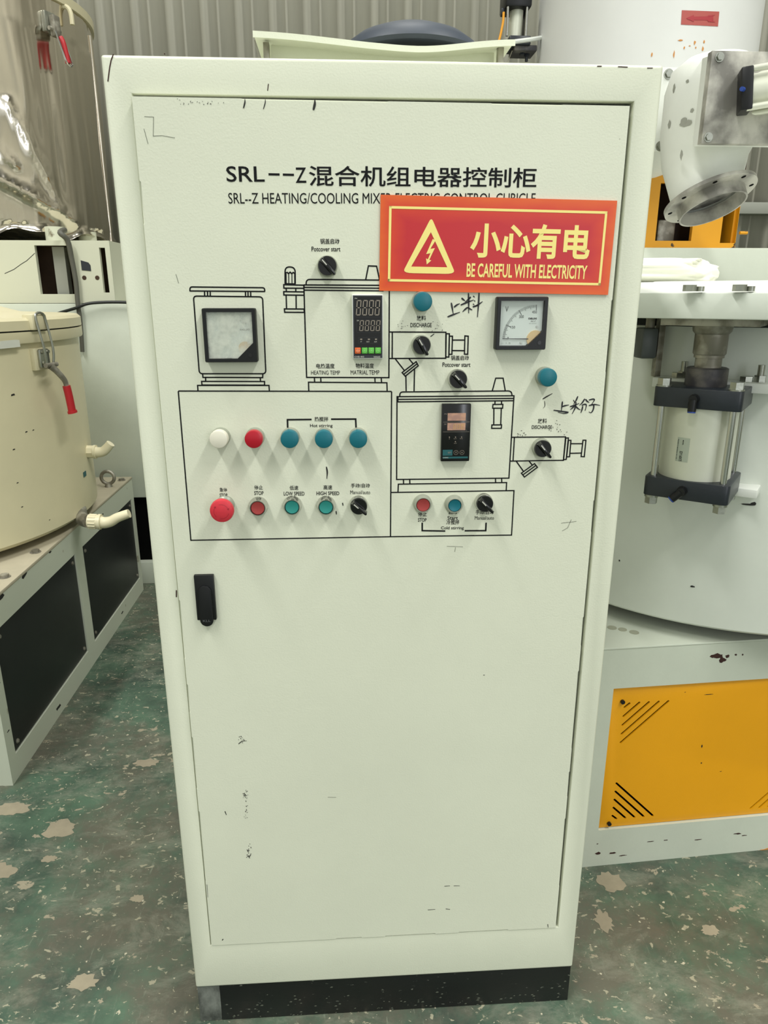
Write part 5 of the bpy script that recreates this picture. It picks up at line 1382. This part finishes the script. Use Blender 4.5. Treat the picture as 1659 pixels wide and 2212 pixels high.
# chamfered neck between the plate and the barrel
def rectring(cx, cz, w_, h_, y): return [(cx - w_, y, cz - h_), (cx + w_, y, cz - h_), (cx + w_, y, cz + h_), (cx - w_, y, cz + h_)]
bm = nb(); A_ = [bm.verts.new(v) for v in rectring(.968, 1.954, .110, .099, .822)]; B_ = [bm.verts.new(v) for v in rectring(.968, 1.956, .112, .101, .86)]; C_ = [bm.verts.new(v) for v in rectring(.955, 2.00, .070, .070, .93)]
for P_, Q_ in ((A_, B_), (B_, C_)):
    for i in range(4): bm.faces.new((P_[i], P_[(i + 1) % 4], Q_[(i + 1) % 4], Q_[i]))
bm.faces.new(A_); bm.faces.new(C_); bevel_all(bm, .02, 3, 60); put('valve_neck', bm, 'chalk', dv)
bm = nb(); q0 = atY(1420, 145, 1.16); q1 = atY(1476, 145, 1.16); q2 = atY(1476, 325, 1.16); Bx(bm, q0.x, 1.14, 1.16, 1.18, q2.z, q0.z, .001); bf = put('tank_flange', bm, 'chalk', dv)
for px, py in ((1444, 160), (1426, 316)):
    p = atY(px, py, 1.16); bm = nb(); hexbolt(bm, p, (0, -1, 0), .0105, .008); put('hex_bolt', bm, 'zinc', bf)
# valve's own air cylinder
dcy = Vector((.93, -.33, .10)).normalized(); s0_ = Vector((.955, .775, 1.962))
vc = thing('air_cylinder', 'dusty silver air cylinder bolted to the grey end plate at the right edge', 'air cylinder', tuple(s0_))
X_ = dcy; Y_ = Vector((0, 0, 1)).cross(X_).normalized(); Z_ = X_.cross(Y_)
MV = Matrix.Identity(4)
for i in range(3): MV[i][0] = X_[i]; MV[i][1] = Y_[i]; MV[i][2] = Z_[i]; MV[i][3] = s0_[i]
bm = nb(); Bx(bm, -.035, -.008, -.045, .045, -.045, .050, .003, MV); put('end_cap', bm, 'black', vc)
bm = nb(); Cy(bm, (-.008, 0, 0), (.3, 0, 0), .040, seg=36, Mx=MV); put('barrel', bm, 'alu', vc)
for y_s in (-.036, .036):
    for z_s in (-.040, .044):
        bm = nb(); Cy(bm, (-.02, y_s, z_s), (.3, y_s, z_s), .0075, seg=12, Mx=MV); put('tie_rod', bm, 'alu', vc)
bm = nb(); Cy(bm, (-.03, -.045, .0), (-.036, -.056, 0), .005, seg=12, Mx=MV); put('air_fitting', bm, 'blue', vc)

# ---- small lid cylinder left of the tall tank, with orange hose
def ay(px, py): return atY(px, py, 1.92)
sc1 = thing('air_cylinder', 'small silver air cylinder with dark ends above the cabinet beside the white tank', 'air cylinder', tuple(ay(1125, 75)))
a = ay(1100, 75); b_ = ay(1136, 10); c0 = ay(1118, 75); c1_ = ay(1119, 12); rr = (b_.x - a.x) / 2 * .88
bm = nb(); Cy(bm, (c0.x, 1.97, c0.z - .005), (c0.x + .004, 1.97, c1_.z + .01), rr, seg=36); put('barrel', bm, 'alu', sc1)
t0, t1_ = ay(1093, 13), ay(1152, -30); bm = nb(); Bx(bm, t0.x, t1_.x, 1.92, 2.04, t0.z, t1_.z, .008); put('end_cap', bm, 'black', sc1)
t0, t1_ = ay(1100, 96), ay(1148, 76); bm = nb(); Bx(bm, t0.x, t1_.x, 1.92, 2.04, t0.z, t1_.z, .006); put('end_cap', bm, 'cyl', sc1)
for px in (1096, 1137):
    q0, q1 = ay(px, 76), ay(px + 1, 10); bm = nb(); Cy(bm, (q0.x, 1.93, q0.z), (q0.x, 1.93, q1.z), .005, seg=12); put('tie_rod', bm, 'chrome', sc1)
bm = nb(); q0, q1 = ay(1139, 76), ay(1149, 10); Bx(bm, q0.x, q1.x, 1.97, 2.03, q0.z, q1.z, .003); put('side_rail', bm, 'cyl_dust', sc1)
bm = nb(); q0 = ay(1086, 27); q1 = ay(1091, 12); Bx(bm, q0.x, q1.x + .004, 1.94, 1.97, q0.z, q1.z, .003); put('air_fitting', bm, 'cyl', sc1)
bm = nb(); Tube(bm, [ay(1088, 26), ay(1087, 45), ay(1084, 62), ay(1080, 80), ay(1074, 100)], .0045, 8, 4); put('orange_hose', bm, 'hose', sc1, label='orange air hose')
# bracket arm to the tank
q0, q1, q2 = ay(1112, 90), ay(1150, 85), ay(1170, 76)
bm = nb(); Tube(bm, [q0 + Vector((0, .0, 0)), q1, q2 + Vector((.004, .03, 0))], .008, 8, 3); arm = put('support_arm', bm, 'chalk', sc1)
bm = nb(); q0, q1 = ay(1113, 94), ay(1162, 108); Bx(bm, q0.x, q1.x, 1.93, 2.03, q1.z, q0.z, .004); put('bracket', bm, 'cyl_dust', sc1)
bm = nb(); q = ay(1145, 106); Cy(bm, (q.x, 1.97, q.z), (q.x, 1.97, q.z - .028), .006, seg=10); Cy(bm, (q.x, 1.97, q.z), (q.x, 1.97, q.z - .012), .011, seg=6); q = ay(1134, 96); Cy(bm, (q.x, 1.96, q.z - .012), (q.x, 1.96, q.z - .024), .010, seg=6); put('nut', bm, 'cyl', sc1)
